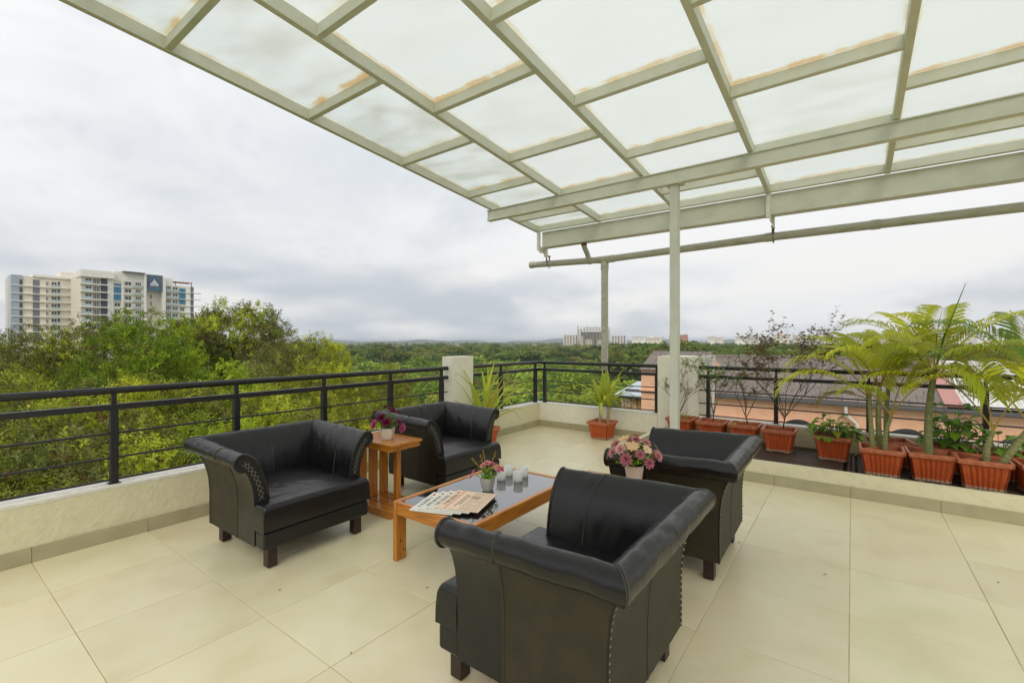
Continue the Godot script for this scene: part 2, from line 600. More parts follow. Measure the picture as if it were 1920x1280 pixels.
func build_parapets() -> void:
	var w := base("parapet_wall", "low cream plaster parapet on the tree side with grey skirting tiles", "wall")
	obj(wavy_box(Vector3(-4.36, -0.4, -6.61), Vector3(-4.2, 0.367, 1.9), 0.0035), "wall_body", M.plaster, w)
	obj(wavy_box(Vector3(-4.363, 0.366, -6.613), Vector3(-4.197, 0.386, 1.9), 0.003, 0.09), "cap", M.cap, w)
	skirting(w, Vector3(-4.2, 0, 1.873), Vector3(-4.2, 0, -6.45), Vector3(1, 0, 0), 0.6)
	w = base("parapet_wall", "short cream plaster parapet across the far corner behind the single potted plant", "wall")
	obj(wavy_box(Vector3(-4.2, -0.4, -6.61), Vector3(-2.213, 0.367, -6.45), 0.0035), "wall_body", M.plaster_light, w)
	obj(wavy_box(Vector3(-4.196, 0.366, -6.613), Vector3(-2.216, 0.386, -6.447), 0.003, 0.09), "cap", M.cap, w)
	skirting(w, Vector3(-4.187, 0, -6.45), Vector3(-2.16, 0, -6.45), Vector3(0, 0, 1), 0.58)
	w = base("parapet_wall", "low parapet behind the row of terracotta planters", "wall")
	obj(wavy_box(Vector3(-1.8, -0.4, -6.61), Vector3(3.4, 0.367, -6.45), 0.0035), "wall_body", M.plaster, w)
	obj(wavy_box(Vector3(-1.8, 0.366, -6.613), Vector3(3.4, 0.386, -6.447), 0.003, 0.09), "cap", M.cap, w)
	var p := base("pillar", "cream rendered pillar between railings on the tree side behind the spiky plant", "pillar")
	var b := MB.new()
	b.rbox(Vector3(-4.288, 0.402, -4.56), Vector3(0.184, 1.606, 0.42), 0.006)
	obj(b, "shaft", M.plaster_light, p)
	p = base("pillar", "wide cream rendered pillar beside the steel post and the planters", "pillar")
	b = MB.new()
	b.rbox(Vector3(-2.008, 0.398, -6.745), Vector3(0.41, 1.598, 0.588), 0.006)
	obj(b, "shaft", M.plaster_light, p)
	b = MB.new()
	b.rbox(Vector3(-1.71, 0.365, -7.12), Vector3(0.18, 1.53, 0.16), 0.004)
	obj(b, "outer_leaf", M.white_wall, p)
	b = MB.new()
	b.rbox(Vector3(-1.71, 1.165, -7.12), Vector3(0.20, 0.07, 0.18), 0.004)
	obj(b, "coping", M.white_wall, p)
	# raised planter bed
	var c := base("planter_kerb", "low cream plaster kerb in front of the planter deck", "kerb")
	obj(wavy_box(Vector3(-2.15, 0.0, -5.205), Vector3(3.4, 0.213, -5.14), 0.004, 0.1), "kerb_front", M.plaster, c)
	obj(wavy_box(Vector3(-2.15, 0.0, -6.449), Vector3(-2.09, 0.211, -5.206), 0.002), "kerb_side", M.plaster, c)
	skirting(c, Vector3(-2.15, 0, -5.14), Vector3(3.4, 0, -5.14), Vector3(0, 0, 1), 0.34)
	skirting(c, Vector3(-2.15, 0, -6.43), Vector3(-2.15, 0, -5.15), Vector3(-1, 0, 0), 0.55)
	var d := structure("planter_deck")
	b = MB.new()
	b.box(Vector3(0.655, 0.06, -5.828), Vector3(5.48, 0.12, 1.236))
	obj(b, "deck_tray", M.deck_base, d)
	var sl := MB.new()
	sl.rbox(Vector3.ZERO, Vector3(1.97, 0.02, 0.024), 0.003)
	var slm := sl.mesh()
	for k in 40:
		var z := -5.224 - 0.031 * k
		for q in [-1.055, 0.0 + 1.03, 3.05]:
			if q > 3.0:
				continue
			var o := put(slm, "slat", M.deck[rng.randi() % 3], d, Vector3(q + R(-0.004, 0.004), 0.138 + R(-0.0015, 0.0015), z))
			o.rotation.y = R(-0.001, 0.001)
	for q in [-0.024, 0.012]:
		var o := MB.new()
		o.rbox(Vector3(q, 0.139, -5.83), Vector3(0.028, 0.022, 1.22), 0.003)
		obj(o, "batten", M.deck[2], d)


func railing(label: String, a: Vector3, b: Vector3, posts: Array, ends := Vector2.ZERO) -> void:
	var r := base("railing", label, "railing", Vector3.ZERO, 0.0, "black metal railings round the terrace")
	var d := (b - a).normalized()
	var turn := Basis(Vector3.UP, atan2(-d.z, d.x))
	var m := MB.new()
	m.tube([a + Vector3(0, 1.053, 0), b + Vector3(0, 1.053, 0)], 0.0255, 14)
	obj(m, "top_rail", M.rail, r)
	m = MB.new()
	m.rbox((a + b) / 2 + Vector3(0, 0.934, 0), Vector3(a.distance_to(b), 0.042, 0.045), 0.003, turn)
	obj(m, "mid_rail", M.rail, r)
	for y in [0.745, 0.569, 0.412]:
		m = MB.new()
		m.tube([a + Vector3(0, y, 0) - d * ends.x, b + Vector3(0, y, 0) + d * ends.y], 0.008, 8)
		obj(m, "rod", M.rail, r)
	for t in posts:
		m = MB.new()
		m.rbox(a + d * t + Vector3(0, 0.649, 0), Vector3(0.045, 0.53, 0.055), 0.003, turn)
		m.box(a + d * t + Vector3(0, 0.993, 0), Vector3(0.028, 0.08, 0.03), turn)
		m.box(a + d * t + Vector3(0, 0.3885, 0), Vector3(0.07, 0.005, 0.075), turn)
		obj(m, "post", M.rail, r)


func build_railings() -> void:
	railing("long black railing on the tree side up to the first pillar", Vector3(-4.28, 0, 1.7), Vector3(-4.28, 0, -4.345), [0.1, 1.01, 1.83, 2.65, 3.47, 4.29, 5.12, 5.94])
	railing("short black railing from the tree side pillar to the corner", Vector3(-4.28, 0, -4.775), Vector3(-4.28, 0, -6.53), [0.06, 0.72, 1.66])
	railing("black railing across the far corner behind the single potted plant", Vector3(-4.27, 0, -6.53), Vector3(-2.216, 0, -6.53), [0.12, 1.28, 2.02])
	railing("black railing behind the row of terracotta planters and palms", Vector3(-1.67, 0, -6.53), Vector3(3.4, 0, -6.53), [0.12, 0.915, 1.823, 2.75, 3.65, 4.55])


func stain_texture(seed_: int, dirt: float, rusty: float) -> ImageTexture:
	var n := 192
	var im := Image.create(n, n, false, Image.FORMAT_RGBA8)
	var f := FastNoiseLite.new()
	f.seed = seed_
	f.frequency = 0.03
	f.fractal_octaves = 4
	var g := FastNoiseLite.new()
	g.seed = seed_ + 50
	g.frequency = 0.012
	g.fractal_octaves = 5
	var h := FastNoiseLite.new()
	h.seed = seed_ + 90
	h.frequency = 0.16
	for y in n:
		for x in n:
			var u := float(x) / (n - 1)
			var v := float(y) / (n - 1)
			# amber rust water marks creeping in from the frame, widest along the lower bar
			var wl := 0.018 + 0.030 * f.get_noise_2d(x * 0.6, 40.0) + 0.02 * f.get_noise_2d(x * 3.0, 90.0)
			var ws := 0.006 + 0.010 * f.get_noise_2d(300.0, y * 0.7)
			var s := maxf(clampf((v - (1.0 - 0.035 - wl)) / (wl + 0.01), 0.0, 1.0), maxf(clampf((0.04 + ws - u) / (ws + 0.01), 0.0, 1.0), clampf((u - 0.965 + ws * 0.6) / (ws + 0.01), 0.0, 1.0)) * 0.55)
			s = clampf(s * (0.85 + 0.3 * h.get_noise_2d(x, y)) * rusty * clampf(0.8 + 1.3 * g.get_noise_2d(x * 1.5 + 700.0, y * 1.5), 0.15, 1.2), 0.0, 1.0)
			var dd := clampf(0.35 + 1.1 * g.get_noise_2d(x * 0.5 + y * 0.35, y * 1.2 - x * 0.3), 0.0, 1.0) * dirt
			var speck := 1.0 if h.get_noise_2d(x * 2.3 + 500, y * 2.3) > 0.72 and f.get_noise_2d(x, y + 900) > 0.28 else 0.0
			var c := Color(0.90, 0.95, 0.935)
			c = c.lerp(Color(0.72, 0.74, 0.64), dd * 0.6)
			c = c.lerp(Color(0.88, 0.71, 0.28), s * 0.9)
			c = c.lerp(Color(0.35, 0.25, 0.12), speck * 0.7)
			c.a = clampf(0.33 + dd * 0.10 + s * 0.22 + speck * 0.4, 0.0, 1.0)
			im.set_pixel(x, y, c)
	im.generate_mipmaps()
	return ImageTexture.create_from_image(im)


func build_pergola() -> void:
	var K := 0.078
	var Y0 := 3.71
	var g := base("pergola_roof", "pale grey steel canopy with frosted glass panes over the armchairs", "canopy")
	var tilt := Basis(Vector3.RIGHT, -atan(K))
	var XS := [-4.195, -3.08, -1.95, -0.82, 0.31, 1.44, 2.57]
	var zn := 1.9
	var zf := -6.4
	for x in XS:
		var b := MB.new()
		var L := (zn - zf) / cos(atan(K))
		b.rbox(Vector3(x, Y0 + K * (zn + zf) / 2 + 0.05, (zn + zf) / 2), Vector3(0.05, 0.1, L), 0.003, tilt)
		obj(b, "rafter", M.steel, g)
	var pm := []
	for k in 8:
		var m := mat(Color.WHITE, 0.34)
		m.transparency = BaseMaterial3D.TRANSPARENCY_ALPHA
		m.albedo_texture = stain_texture(3 + 11 * k, [0.15, 0.35, 0.2, 0.5, 0.1, 1.0, 0.8, 1.1][k], [1.0, 0.6, 1.25, 0.35, 0.8, 0.9, 1.2, 0.5][k])
		m.cull_mode = BaseMaterial3D.CULL_DISABLED
		m.backlight_enabled = true
		m.backlight = Color(1, 1, 1)
		pm.append(m)
	for bay in 6:
		var xa: float = XS[bay] + 0.025
		var xb: float = XS[bay + 1] - 0.025
		var zs := [zn]
		var z := (1.03 if bay % 2 == 0 else 1.60)
		while z > -6.2:
			zs.append(z)
			z -= 1.14
		zs.append(-6.372)
		for k in zs.size():
			var zz: float = zs[k]
			var b := MB.new()
			b.rbox(Vector3((xa + xb) / 2, Y0 + K * zz + 0.0525, zz), Vector3(xb - xa, 0.094, 0.045), 0.003, tilt)
			obj(b, "crossbar", M.steel, g)
			if k == 0:
				continue
			var za: float = zs[k - 1]
			var p := MB.new()
			var X0: float = XS[bay] + 0.004
			var X1: float = XS[bay + 1] - 0.004
			var Za := za - 0.004
			var Zb := zz + 0.004
			var t := 0.007
			var P := []
			for q in [[X0, Za], [X1, Za], [X1, Zb], [X0, Zb]]:
				P.append(Vector3(q[0], Y0 + K * q[1] + 0.1055, q[1]))
			var up := Vector3(0, 1, -K).normalized()
			p.quad(P[0], P[1], P[2], P[3], -up)
			var Q := []
			for q in P:
				Q.append(q + up * t)
			p.quad(Q[0], Q[1], Q[2], Q[3], up)
			for e in 4:
				var f := (e + 1) % 4
				var mid: Vector3 = (P[e] + P[f]) / 2 - (P[0] + P[2]) / 2
				p.quad(P[e], P[f], Q[f], Q[e], mid.normalized())
			obj(p, "glass_pane", pm[5 + k % 3] if bay == 0 else pm[(bay * 2 + k * 3 + bay * k) % 5], g)
	# main beam: channel with flanges
	var b2 := MB.new()
	b2.rbox(Vector3(-0.7, 3.2265, -5.17), Vector3(7.1, 0.129, 0.058), 0.002)
	b2.rbox(Vector3(-0.7, 3.297, -5.165), Vector3(7.1, 0.012, 0.082), 0.002)
	b2.rbox(Vector3(-0.7, 3.156, -5.165), Vector3(7.1, 0.012, 0.082), 0.002)
	obj(b2, "beam", M.steel, g)
	var pc := MB.new()
	pc.rbox(Vector3(-1.58, 1.675, -5.172), Vector3(0.09, 2.92, 0.09), 0.006)
	obj(pc, "post", M.steel, g)
	pc = MB.new()
	pc.rbox(Vector3(-1.58, 3.142, -5.172), Vector3(0.19, 0.012, 0.15), 0.003)
	pc.rbox(Vector3(-1.58, 0.224, -5.172), Vector3(0.13, 0.01, 0.064), 0.003)
	obj(pc, "post_plate", M.steel, g)
	# the second row of support stands behind the camera
	b2 = MB.new()
	b2.rbox(Vector3(-0.7, 3.73, 1.62), Vector3(7.1, 0.15, 0.06), 0.002)
	obj(b2, "beam", M.steel, g)
	for x in [-3.6, 2.5]:
		pc = MB.new()
		pc.rbox(Vector3(x, 1.827, 1.62), Vector3(0.09, 3.654, 0.09), 0.006)
		obj(pc, "post", M.steel, g)
	pc = MB.new()
	pc.rbox(Vector3(2.5, 1.665, -5.172), Vector3(0.09, 2.97, 0.09), 0.006)
	obj(pc, "post", M.steel, g)
	# box gutter below the eaves
	var gt := MB.new()
	gt.rbox(Vector3(-0.66, 3.084, -6.404), Vector3(6.92, 0.252, 0.008), 0.002)
	gt.rbox(Vector3(-0.66, 2.962, -6.48), Vector3(6.92, 0.008, 0.15), 0.002)
	gt.rbox(Vector3(-0.66, 3.084, -6.556), Vector3(6.92, 0.252, 0.008), 0.002)
	gt.rbox(Vector3(-4.117, 3.07, -6.48), Vector3(0.008, 0.22, 0.15), 0.002)
	obj(gt, "gutter", M.steel, g)
	for x in [-4.17, -0.82]:
		var br := MB.new()
		br.rbox(Vector3(x, 3.065, -6.376), Vector3(0.048, 0.30, 0.045), 0.003)
		br.rbox(Vector3(x + 0.02, 2.925, -6.45), Vector3(0.012, 0.10, 0.19), 0.002)
		br.rbox(Vector3(x + 0.035, 2.90, -6.54), Vector3(0.02, 0.16, 0.10), 0.002)
		obj(br, "bracket", M.white_wall, g)
		var rc := MB.new()
		for s in [-0.05, 0.05]:
			rc.box(Vector3(x + 0.02, 2.80, -6.63 + s * 0.9), Vector3(0.02, 0.09, 0.012))
		rc.box(Vector3(x + 0.02, 2.853, -6.63), Vector3(0.03, 0.016, 0.13))
		rc.box(Vector3(x + 0.02, 2.768, -6.63), Vector3(0.02, 0.012, 0.11))
		var ring := []
		for j in 17:
			var a := TAU * j / 16
			ring.append(Vector3(x + 0.02, 2.715 + sin(a) * 0.058, -6.66 + cos(a) * 0.058))
		rc.tube(ring, 0.005, 6)
		obj(rc, "pipe_clamp", M.rust, g)
	# rainwater pipe
	var dp := base("rain_pipe", "grey plastic rainwater pipe hung along the canopy edge with a downpipe", "pipe")
	var z6 := -6.66
	var way := [Vector3(-4.53, 2.745, z6), Vector3(-3.12, 2.69, z6), Vector3(-0.8, 2.735, z6), Vector3(1.36, 2.735, z6), Vector3(3.2, 2.74, z6)]
	var m2 := MB.new()
	m2.tube([way[0], way[1]], 0.052, 16)
	m2.tube([way[1], way[2]], 0.052, 16)
	m2.tube([way[2], way[3], way[4]], 0.052, 16)
	obj(m2, "pipe", M.pipe, dp)
	m2 = MB.new()
	m2.tube([Vector3(-3.12, 2.69, z6), Vector3(-3.12, -10.9, z6)], 0.054, 16)
	obj(m2, "downpipe", M.pipe, dp)
	for q in [[0, 0.0, 0.07, 0.058], [0, 0.8, 0.05, 0.059], [0, 0.93, 0.14, 0.057], [1, 0.0, 0.16, 0.0585], [1, 0.96, 0.10, 0.058], [2, 0.45, 0.09, 0.058]]:
		var A: Vector3 = way[q[0]]
		var D: Vector3 = (way[q[0] + 1] - A)
		var s: Vector3 = A + D * q[1]
		m2 = MB.new()
		m2.tube([s, s + D.normalized() * q[2]], q[3], 16)
		obj(m2, "collar", M.pipe, dp)
	m2 = MB.new()
	m2.tube([Vector3(-3.12, 2.66, z6), Vector3(-3.12, 2.52, z6)], 0.061, 16)
	obj(m2, "tee", M.pipe, dp)
	m2 = MB.new()
	m2.tube([Vector3(-3.40, 2.97, -6.50), Vector3(-3.40, 2.90, -6.51), Vector3(-3.40, 2.80, -6.62), Vector3(-3.40, 2.73, z6)], 0.04, 14)
	obj(m2, "outlet", M.pipe, dp)
	m2 = MB.new()
	m2.tube([Vector3(-3.40, 2.955, -6.50), Vector3(-3.40, 2.915, -6.505)], 0.045, 14)
	obj(m2, "outlet_ring", M.rust, dp)


# ---------------------------------------------------------------- land and trees
func scatter(called: String, m: Mesh, mater: Material, xs: Array, cols: Array, parent: Node = self) -> MultiMeshInstance3D:
	var mm := MultiMesh.new()
	mm.transform_format = MultiMesh.TRANSFORM_3D
	mm.use_colors = true
	mm.mesh = m
	mm.instance_count = xs.size()
	var buf := PackedFloat32Array()
	buf.resize(xs.size() * 16)
	for i in xs.size():
		var X: Transform3D = xs[i]
		var c: Color = cols[i]
		var o := i * 16
		buf[o] = X.basis.x.x; buf[o + 1] = X.basis.y.x; buf[o + 2] = X.basis.z.x; buf[o + 3] = X.origin.x
		buf[o + 4] = X.basis.x.y; buf[o + 5] = X.basis.y.y; buf[o + 6] = X.basis.z.y; buf[o + 7] = X.origin.y
		buf[o + 8] = X.basis.x.z; buf[o + 9] = X.basis.y.z; buf[o + 10] = X.basis.z.z; buf[o + 11] = X.origin.z
		buf[o + 12] = c.r; buf[o + 13] = c.g; buf[o + 14] = c.b; buf[o + 15] = 1.0
	mm.buffer = buf
	var n := MultiMeshInstance3D.new()
	n.name = numbered(called) if parent == self else called
	n.multimesh = mm
	n.material_override = mater
	parent.add_child(n, true)
	return n


func leafy_twig(sd: int, leaves: int, ln: float, wd: float, reach: float) -> ArrayMesh:
	var r := RandomNumberGenerator.new()
	r.seed = sd
	var b := MB.new()
	for k in leaves:
		var t := (k + 0.6) / leaves
		var p := Vector3(0, reach * t, 0)
		var a := k * 2.4 + r.randf_range(-0.4, 0.4)
		var el := r.randf_range(-0.3, 0.9)
		var d := Vector3(cos(a) * cos(el), sin(el), sin(a) * cos(el))
		var s := d.cross(Vector3.UP).normalized()
		var u := s.cross(d)
		var l := ln * r.randf_range(0.7, 1.2)
		var w := wd * r.randf_range(0.8, 1.2)
		var tip := p + d * l - Vector3(0, l * r.randf_range(0.05, 0.4), 0)
		var mid := p + d * l * 0.45
		b.flat(p, mid + s * w + u * w * 0.35, tip)
		b.flat(p, tip, mid - s * w + u * w * 0.35)
	return b.mesh()


# a bush of unit radius made of leaf clumps, with uneven outline
func bush_mesh(sd: int, clumps: int, leaves: int, leaf: float, flatn: float) -> ArrayMesh:
	var r := RandomNumberGenerator.new()
	r.seed = sd
	var b := MB.new()
	for c in clumps:
		var a := r.randf() * TAU
		var el := asin(r.randf_range(-0.1, 1.0))
		var rr := r.randf_range(0.35, 0.85)
		var cc := Vector3(cos(a) * cos(el) * rr, sin(el) * rr * flatn, sin(a) * cos(el) * rr)
		var cr := r.randf_range(0.22, 0.42)
		for k in leaves:
			var d := Vector3(r.randfn(), r.randfn() + 0.25, r.randfn()).normalized()
			var p := cc + d * cr * r.randf_range(0.6, 1.05) * Vector3(1, flatn, 1)
			var s := d.cross(Vector3(r.randfn(), r.randfn(), r.randfn())).normalized()
			var t := d.cross(s).lerp(d, r.randf_range(0.0, 0.6)).normalized()
			var l := leaf * r.randf_range(0.6, 1.3)
			b.flat(p, p + s * l * 0.5 + t * l * 0.5, p + t * l)
			b.flat(p, p + t * l, p - s * l * 0.5 + t * l * 0.5)
	return b.mesh()


func build_land() -> void:
	var g := MB.new()
	var rows := []
	for i in 33:
		var row := PackedVector3Array()
		for j in 33:
			var x := (i - 16) / 16.0
			var z := (j - 16) / 16.0
			row.append(Vector3(signf(x) * pow(absf(x), 2.2) * 6000.0, GROUND_Y, signf(z) * pow(absf(z), 2.2) * 6000.0))
		rows.append(row)
	g.grid(rows, false, true)
	var gm := grained([[0.0, lin(0.05, 0.075, 0.02)], [0.35, lin(0.09, 0.13, 0.028)], [0.6, lin(0.15, 0.18, 0.04)], [0.8, lin(0.17, 0.16, 0.06)], [1.0, lin(0.22, 0.17, 0.10)]], 0.012, Vector3.ONE * 0.021, 0.95, 81)
	var go := obj(g, "ground", gm)
	tag(go, "", "", "", "structure")
	# far low hills
	var hb := MB.new()
	for ridge in [[2600.0, 34.0, 5.0, 0.35, 1.35], [3600.0, 48.0, 17.0, -0.4, 1.5]]:
		rows = []
		for i in 5:
			var row := PackedVector3Array()
			for j in 81:
				var a: float = lerpf(ridge[3], ridge[4], j / 80.0)
				var rad: float = ridge[0] + i * 160.0
				var hgt: float = ridge[1] * sin(PI * i / 4.0) * clampf(0.45 + noise.get_noise_2d(a * 5.0 + ridge[2], ridge[2]) * 0.8 + noise.get_noise_2d(a * 22.0, ridge[2]) * 0.12, 0.05, 1.2) * sin(PI * clampf(j / 80.0, 0.02, 0.98))
				row.append(Vector3(-sin(a) * rad, GROUND_Y + hgt, -cos(a) * rad))
			rows.append(row)
		hb.grid(rows, false, true)
	var hm := grained([[0.0, lin(0.035, 0.06, 0.025)], [1.0, lin(0.08, 0.11, 0.04)]], 0.02, Vector3.ONE * 0.01, 0.95, 83)
	tag(obj(hb, "hills", hm), "", "", "", "structure")
	# scrub: bushes too many to count
	var meshes := [bush_mesh(1, 11, 46, 0.15, 0.8), bush_mesh(2, 9, 50, 0.16, 0.65), bush_mesh(3, 13, 42, 0.14, 0.95)]
	var r := RandomNumberGenerator.new()
	r.seed = 44
	var X := [[], [], []]
	var C := [[], [], []]
	var palettes := [Vector3(0.189, 0.298, 0.042), Vector3(0.271, 0.367, 0.048), Vector3(0.123, 0.214, 0.048), Vector3(0.361, 0.394, 0.078), Vector3(0.246, 0.229, 0.070)]
	for k in 5200:
		var a := r.randf_range(-0.35, 1.55)
		var d := 34.0 + 216.0 * pow(r.randf(), 0.75)
		var x := -sin(a) * d
		var z := -cos(a) * d
		var nn := noise.get_noise_2d(x * 0.018, z * 0.018 + 40.0)
		var grass := d < 120.0 and nn < 0.05
		if nn < -0.22 and d < 170:
			continue
		if d < 60.0 and a < 0.55:
			continue
		var s := r.randf_range(0.9, 2.4) if grass else r.randf_range(1.5, 3.6) * (0.75 + d / 500.0) * (1.7 if r.randf() < 0.10 else 1.0)
		var v := r.randi() % 3
		var p: Vector3 = palettes[(r.randi() % 5) if r.randf() < 0.5 else (1 if nn > 0.15 else 0)]
		p *= r.randf_range(0.75, 1.25)
		var B := Basis(Vector3.UP, r.randf() * TAU).scaled(Vector3(s, s * r.randf_range(0.6, 1.1), s))
		X[v].append(Transform3D(B, Vector3(x, GROUND_Y + s * 0.15, z))); C[v].append(Color(p.x, p.y, p.z))
	var sc := structure("scrub")
	sc.set_meta("kind", "stuff")
	tag(sc, "dense green scrub and bushes filling the land below the terrace", "scrub")
	for v in 3:
		scatter("bushes", meshes[v], M.tree_leaf, X[v], C[v], sc)
	# tall grass
	var gx := []
	var gc := []
	var tuft := MB.new()
	for k in 26:
		var a := r.randf() * TAU
		var o := Vector3(cos(a), 0, sin(a)) * r.randf() * 0.5
		var t := o + Vector3(r.randfn() * 0.25, r.randf_range(0.5, 1.1), r.randfn() * 0.25)
		var s := Vector3(-sin(a), 0, cos(a)) * 0.035
		tuft.flat(o - s, t, o + s)
	var tm := tuft.mesh()
	for k in 16000:
		var a := r.randf_range(0.30, 1.5)
		var d := 26.0 + 110.0 * pow(r.randf(), 0.8)
		var s := r.randf_range(0.8, 1.7)
		var p := Vector3(0.15, 0.19, 0.035).lerp(Vector3(0.24, 0.20, 0.07), r.randf() * 0.7) * r.randf_range(0.8, 1.2)
		gx.append(Transform3D(Basis(Vector3.UP, r.randf() * TAU).scaled(Vector3.ONE * s), Vector3(-sin(a) * d, GROUND_Y, -cos(a) * d)))
		gc.append(Color(p.x, p.y, p.z))
	var gs := structure("grass")
	gs.set_meta("kind", "stuff")
	tag(gs, "tall pale green grass between the bushes below the terrace", "grass")
	scatter("tufts", tm, M.tree_leaf, gx, gc, gs)
	# the wood behind
	X = [[], [], []]
	C = [[], [], []]
	var dark := [Vector3(0.118, 0.178, 0.043), Vector3(0.151, 0.220, 0.049), Vector3(0.211, 0.270, 0.061), Vector3(0.111, 0.149, 0.051), Vector3(0.251, 0.264, 0.080)]
	for k in 4200:
		var a := r.randf_range(-0.45, 1.7)
		var near := 235.0 + 40.0 * noise.get_noise_1d(a * 9.0)
		if a < 0.42:
			near = 135.0 + 30.0 * noise.get_noise_1d(a * 7.0 + 3.0)
		var d := near + 260.0 * pow(r.randf(), 1.4)
		if r.randf() < 0.28:
			d = near + 240.0 + 1700.0 * pow(r.randf(), 1.3)
		var s := r.randf_range(2.8, 6.6) * (1.0 if d < 500 else 1.6)
		var top := r.randf_range(6.0, 9.8) + (1.6 if a < 0.42 else 0.0) + 2.4 * noise.get_noise_2d(a * 14.0, d * 0.01)
		var v := r.randi() % 3
		var p: Vector3 = dark[r.randi() % 5] * r.randf_range(0.7, 1.3)
		var B := Basis(Vector3.UP, r.randf() * TAU).scaled(Vector3(s, s * r.randf_range(0.75, 1.05), s))
		X[v].append(Transform3D(B, Vector3(-sin(a) * d, GROUND_Y + top - s * 0.8, -cos(a) * d))); C[v].append(Color(p.x, p.y, p.z))
		# lower skirt of the same tree
		var B2 := Basis(Vector3.UP, r.randf() * TAU).scaled(Vector3(s * 0.9, s * 1.2, s * 0.9))
		X[v].append(Transform3D(B2, Vector3(-sin(a) * d, GROUND_Y + 0.6, -cos(a) * d))); C[v].append(Color(p.x, p.y, p.z))
	var wd := structure("forest")
	wd.set_meta("kind", "stuff")
	tag(wd, "dark green wood stretching along the horizon", "forest")
	for v in 3:
		scatter("treetops", meshes[v], M.tree_leaf, X[v], C[v], wd)
	# bare strip of wall and pale roof amid the scrub
	for e in [[Vector3(-190, -9.4, -196), Vector3(22, 1.6, 3), 0.25, "long pale roofed shed standing in the scrub before the wood"], [Vector3(-78, -9.2, -190), Vector3(14, 1.5, 2), 0.1, "low pale wall showing between bushes near the downpipe"]]:
		var w := base("field_shed", e[3], "shed", e[0], e[2])
		var b := MB.new()
		b.box(Vector3(0, -0.3, 0), e[1])
		obj(b, "wall", M.white_wall, w)
		b = MB.new()
		b.box(Vector3(0, e[1].y / 2 - 0.2, 0), Vector3(e[1].x + 0.8, 0.18, e[1].z + 0.8))
		obj(b, "roof", mat(lin(0.5, 0.48, 0.45), 0.7), w)


func make_tree(label: String, x: float, z: float, top: float, rad: float, deep: float, pal: Array, twigs: int, ts: float, twm: Array, open := false, group := "trees beside the terrace") -> void:
	var t := base("tree", label, "tree", Vector3(x, GROUND_Y, z), 0.0, group)
	var r := RandomNumberGenerator.new()
	r.seed = int(absf(x) * 131 + absf(z) * 57)
	var H := top - GROUND_Y
	var cc := Vector3(0, H - deep, 0)
	var tr := MB.new()
	var lean := Vector3(r.randf_range(-0.5, 0.5), 0, r.randf_range(-0.5, 0.5))
	var fork := cc + lean * 0.6 - Vector3(0, deep * (0.5 if open else 0.7), 0)
	tr.tube([Vector3.ZERO, fork * 0.35 + lean * 0.5, fork * 0.7 - lean * 0.2, fork], [0.22, 0.17, 0.14, 0.11], 9)
	var cl := []
	var n := 34 if not open else 30
	for k in n:
		var a := k * 2.399 + r.randf_range(-0.3, 0.3)
		var sy := 1.0 - 1.75 * (k + 0.5) / n
		var q := sqrt(maxf(0.0, 1.0 - sy * sy)) * r.randf_range(0.7, 1.05)
		var bump := 1.0 + 0.22 * noise.get_noise_3d(cos(a) * 1.3 + x, sy * 1.3, sin(a) * 1.3 + z)
		cl.append(cc + Vector3(cos(a) * q * rad * 1.08, sy * deep * 0.92, sin(a) * q * rad * 1.08) * bump)
	if not open:
		for k in 12:
			cl.append(cc + Vector3(r.randfn() * rad * 0.35, r.randf_range(-0.6, 0.4) * deep, r.randfn() * rad * 0.35))
	for k in cl.size():
		if k % (2 if open else 3) == 0:
			var e: Vector3 = cl[k]
			var m := fork.lerp(e, 0.5) + Vector3(r.randfn() * 0.15, -0.15, r.randfn() * 0.15)
			tr.tube([fork - Vector3(0, 0.1, 0), fork.lerp(m, 0.5) + Vector3(r.randfn() * 0.08, 0.1, r.randfn() * 0.08), m, e], [0.075, 0.05, 0.035, 0.012], 6)
	obj(tr, "trunk", M.bark, t)
	var X := [[], [], []]
	var C := [[], [], []]
	var per := twigs / cl.size()
	for e in cl:
		var cr := rad * r.randf_range(0.26, 0.42) * (0.9 if open else 1.0)
		var tone: Vector3 = pal[r.randi() % pal.size()]
		tone *= r.randf_range(0.88, 1.12)
		for k in per:
			var d := Vector3(r.randfn(), r.randfn() * 0.8 + 0.2, r.randfn()).normalized()
			var p: Vector3 = e + d * cr * pow(r.randf(), 0.4)
			var up := (d + Vector3(r.randfn(), r.randfn() + 0.5, r.randfn()) * 0.5).normalized()
			var s := up.cross(Vector3(r.randfn(), 0.1, r.randfn())).normalized()
			var sc := ts * r.randf_range(0.75, 1.3)
			var B := Basis(s, up, s.cross(up)).scaled(Vector3.ONE * sc)
			var v := r.randi() % 3
			var c: Vector3 = tone * r.randf_range(0.75, 1.25)
			if r.randf() < 0.10:
				c = pal[pal.size() - 1] * r.randf_range(0.9, 1.2)
			if r.randf() < 0.035:
				c = Vector3(0.16, 0.10, 0.04)
			X[v].append(Transform3D(B, p)); C[v].append(Color(c.x, c.y, c.z))
	var crown := Node3D.new()
	crown.name = "crown"
	t.add_child(crown)
	for v in 3:
		var o := scatter("foliage", twm[v], M.tree_leaf, X[v], C[v], crown)
		o.set_meta("kind", "stuff")


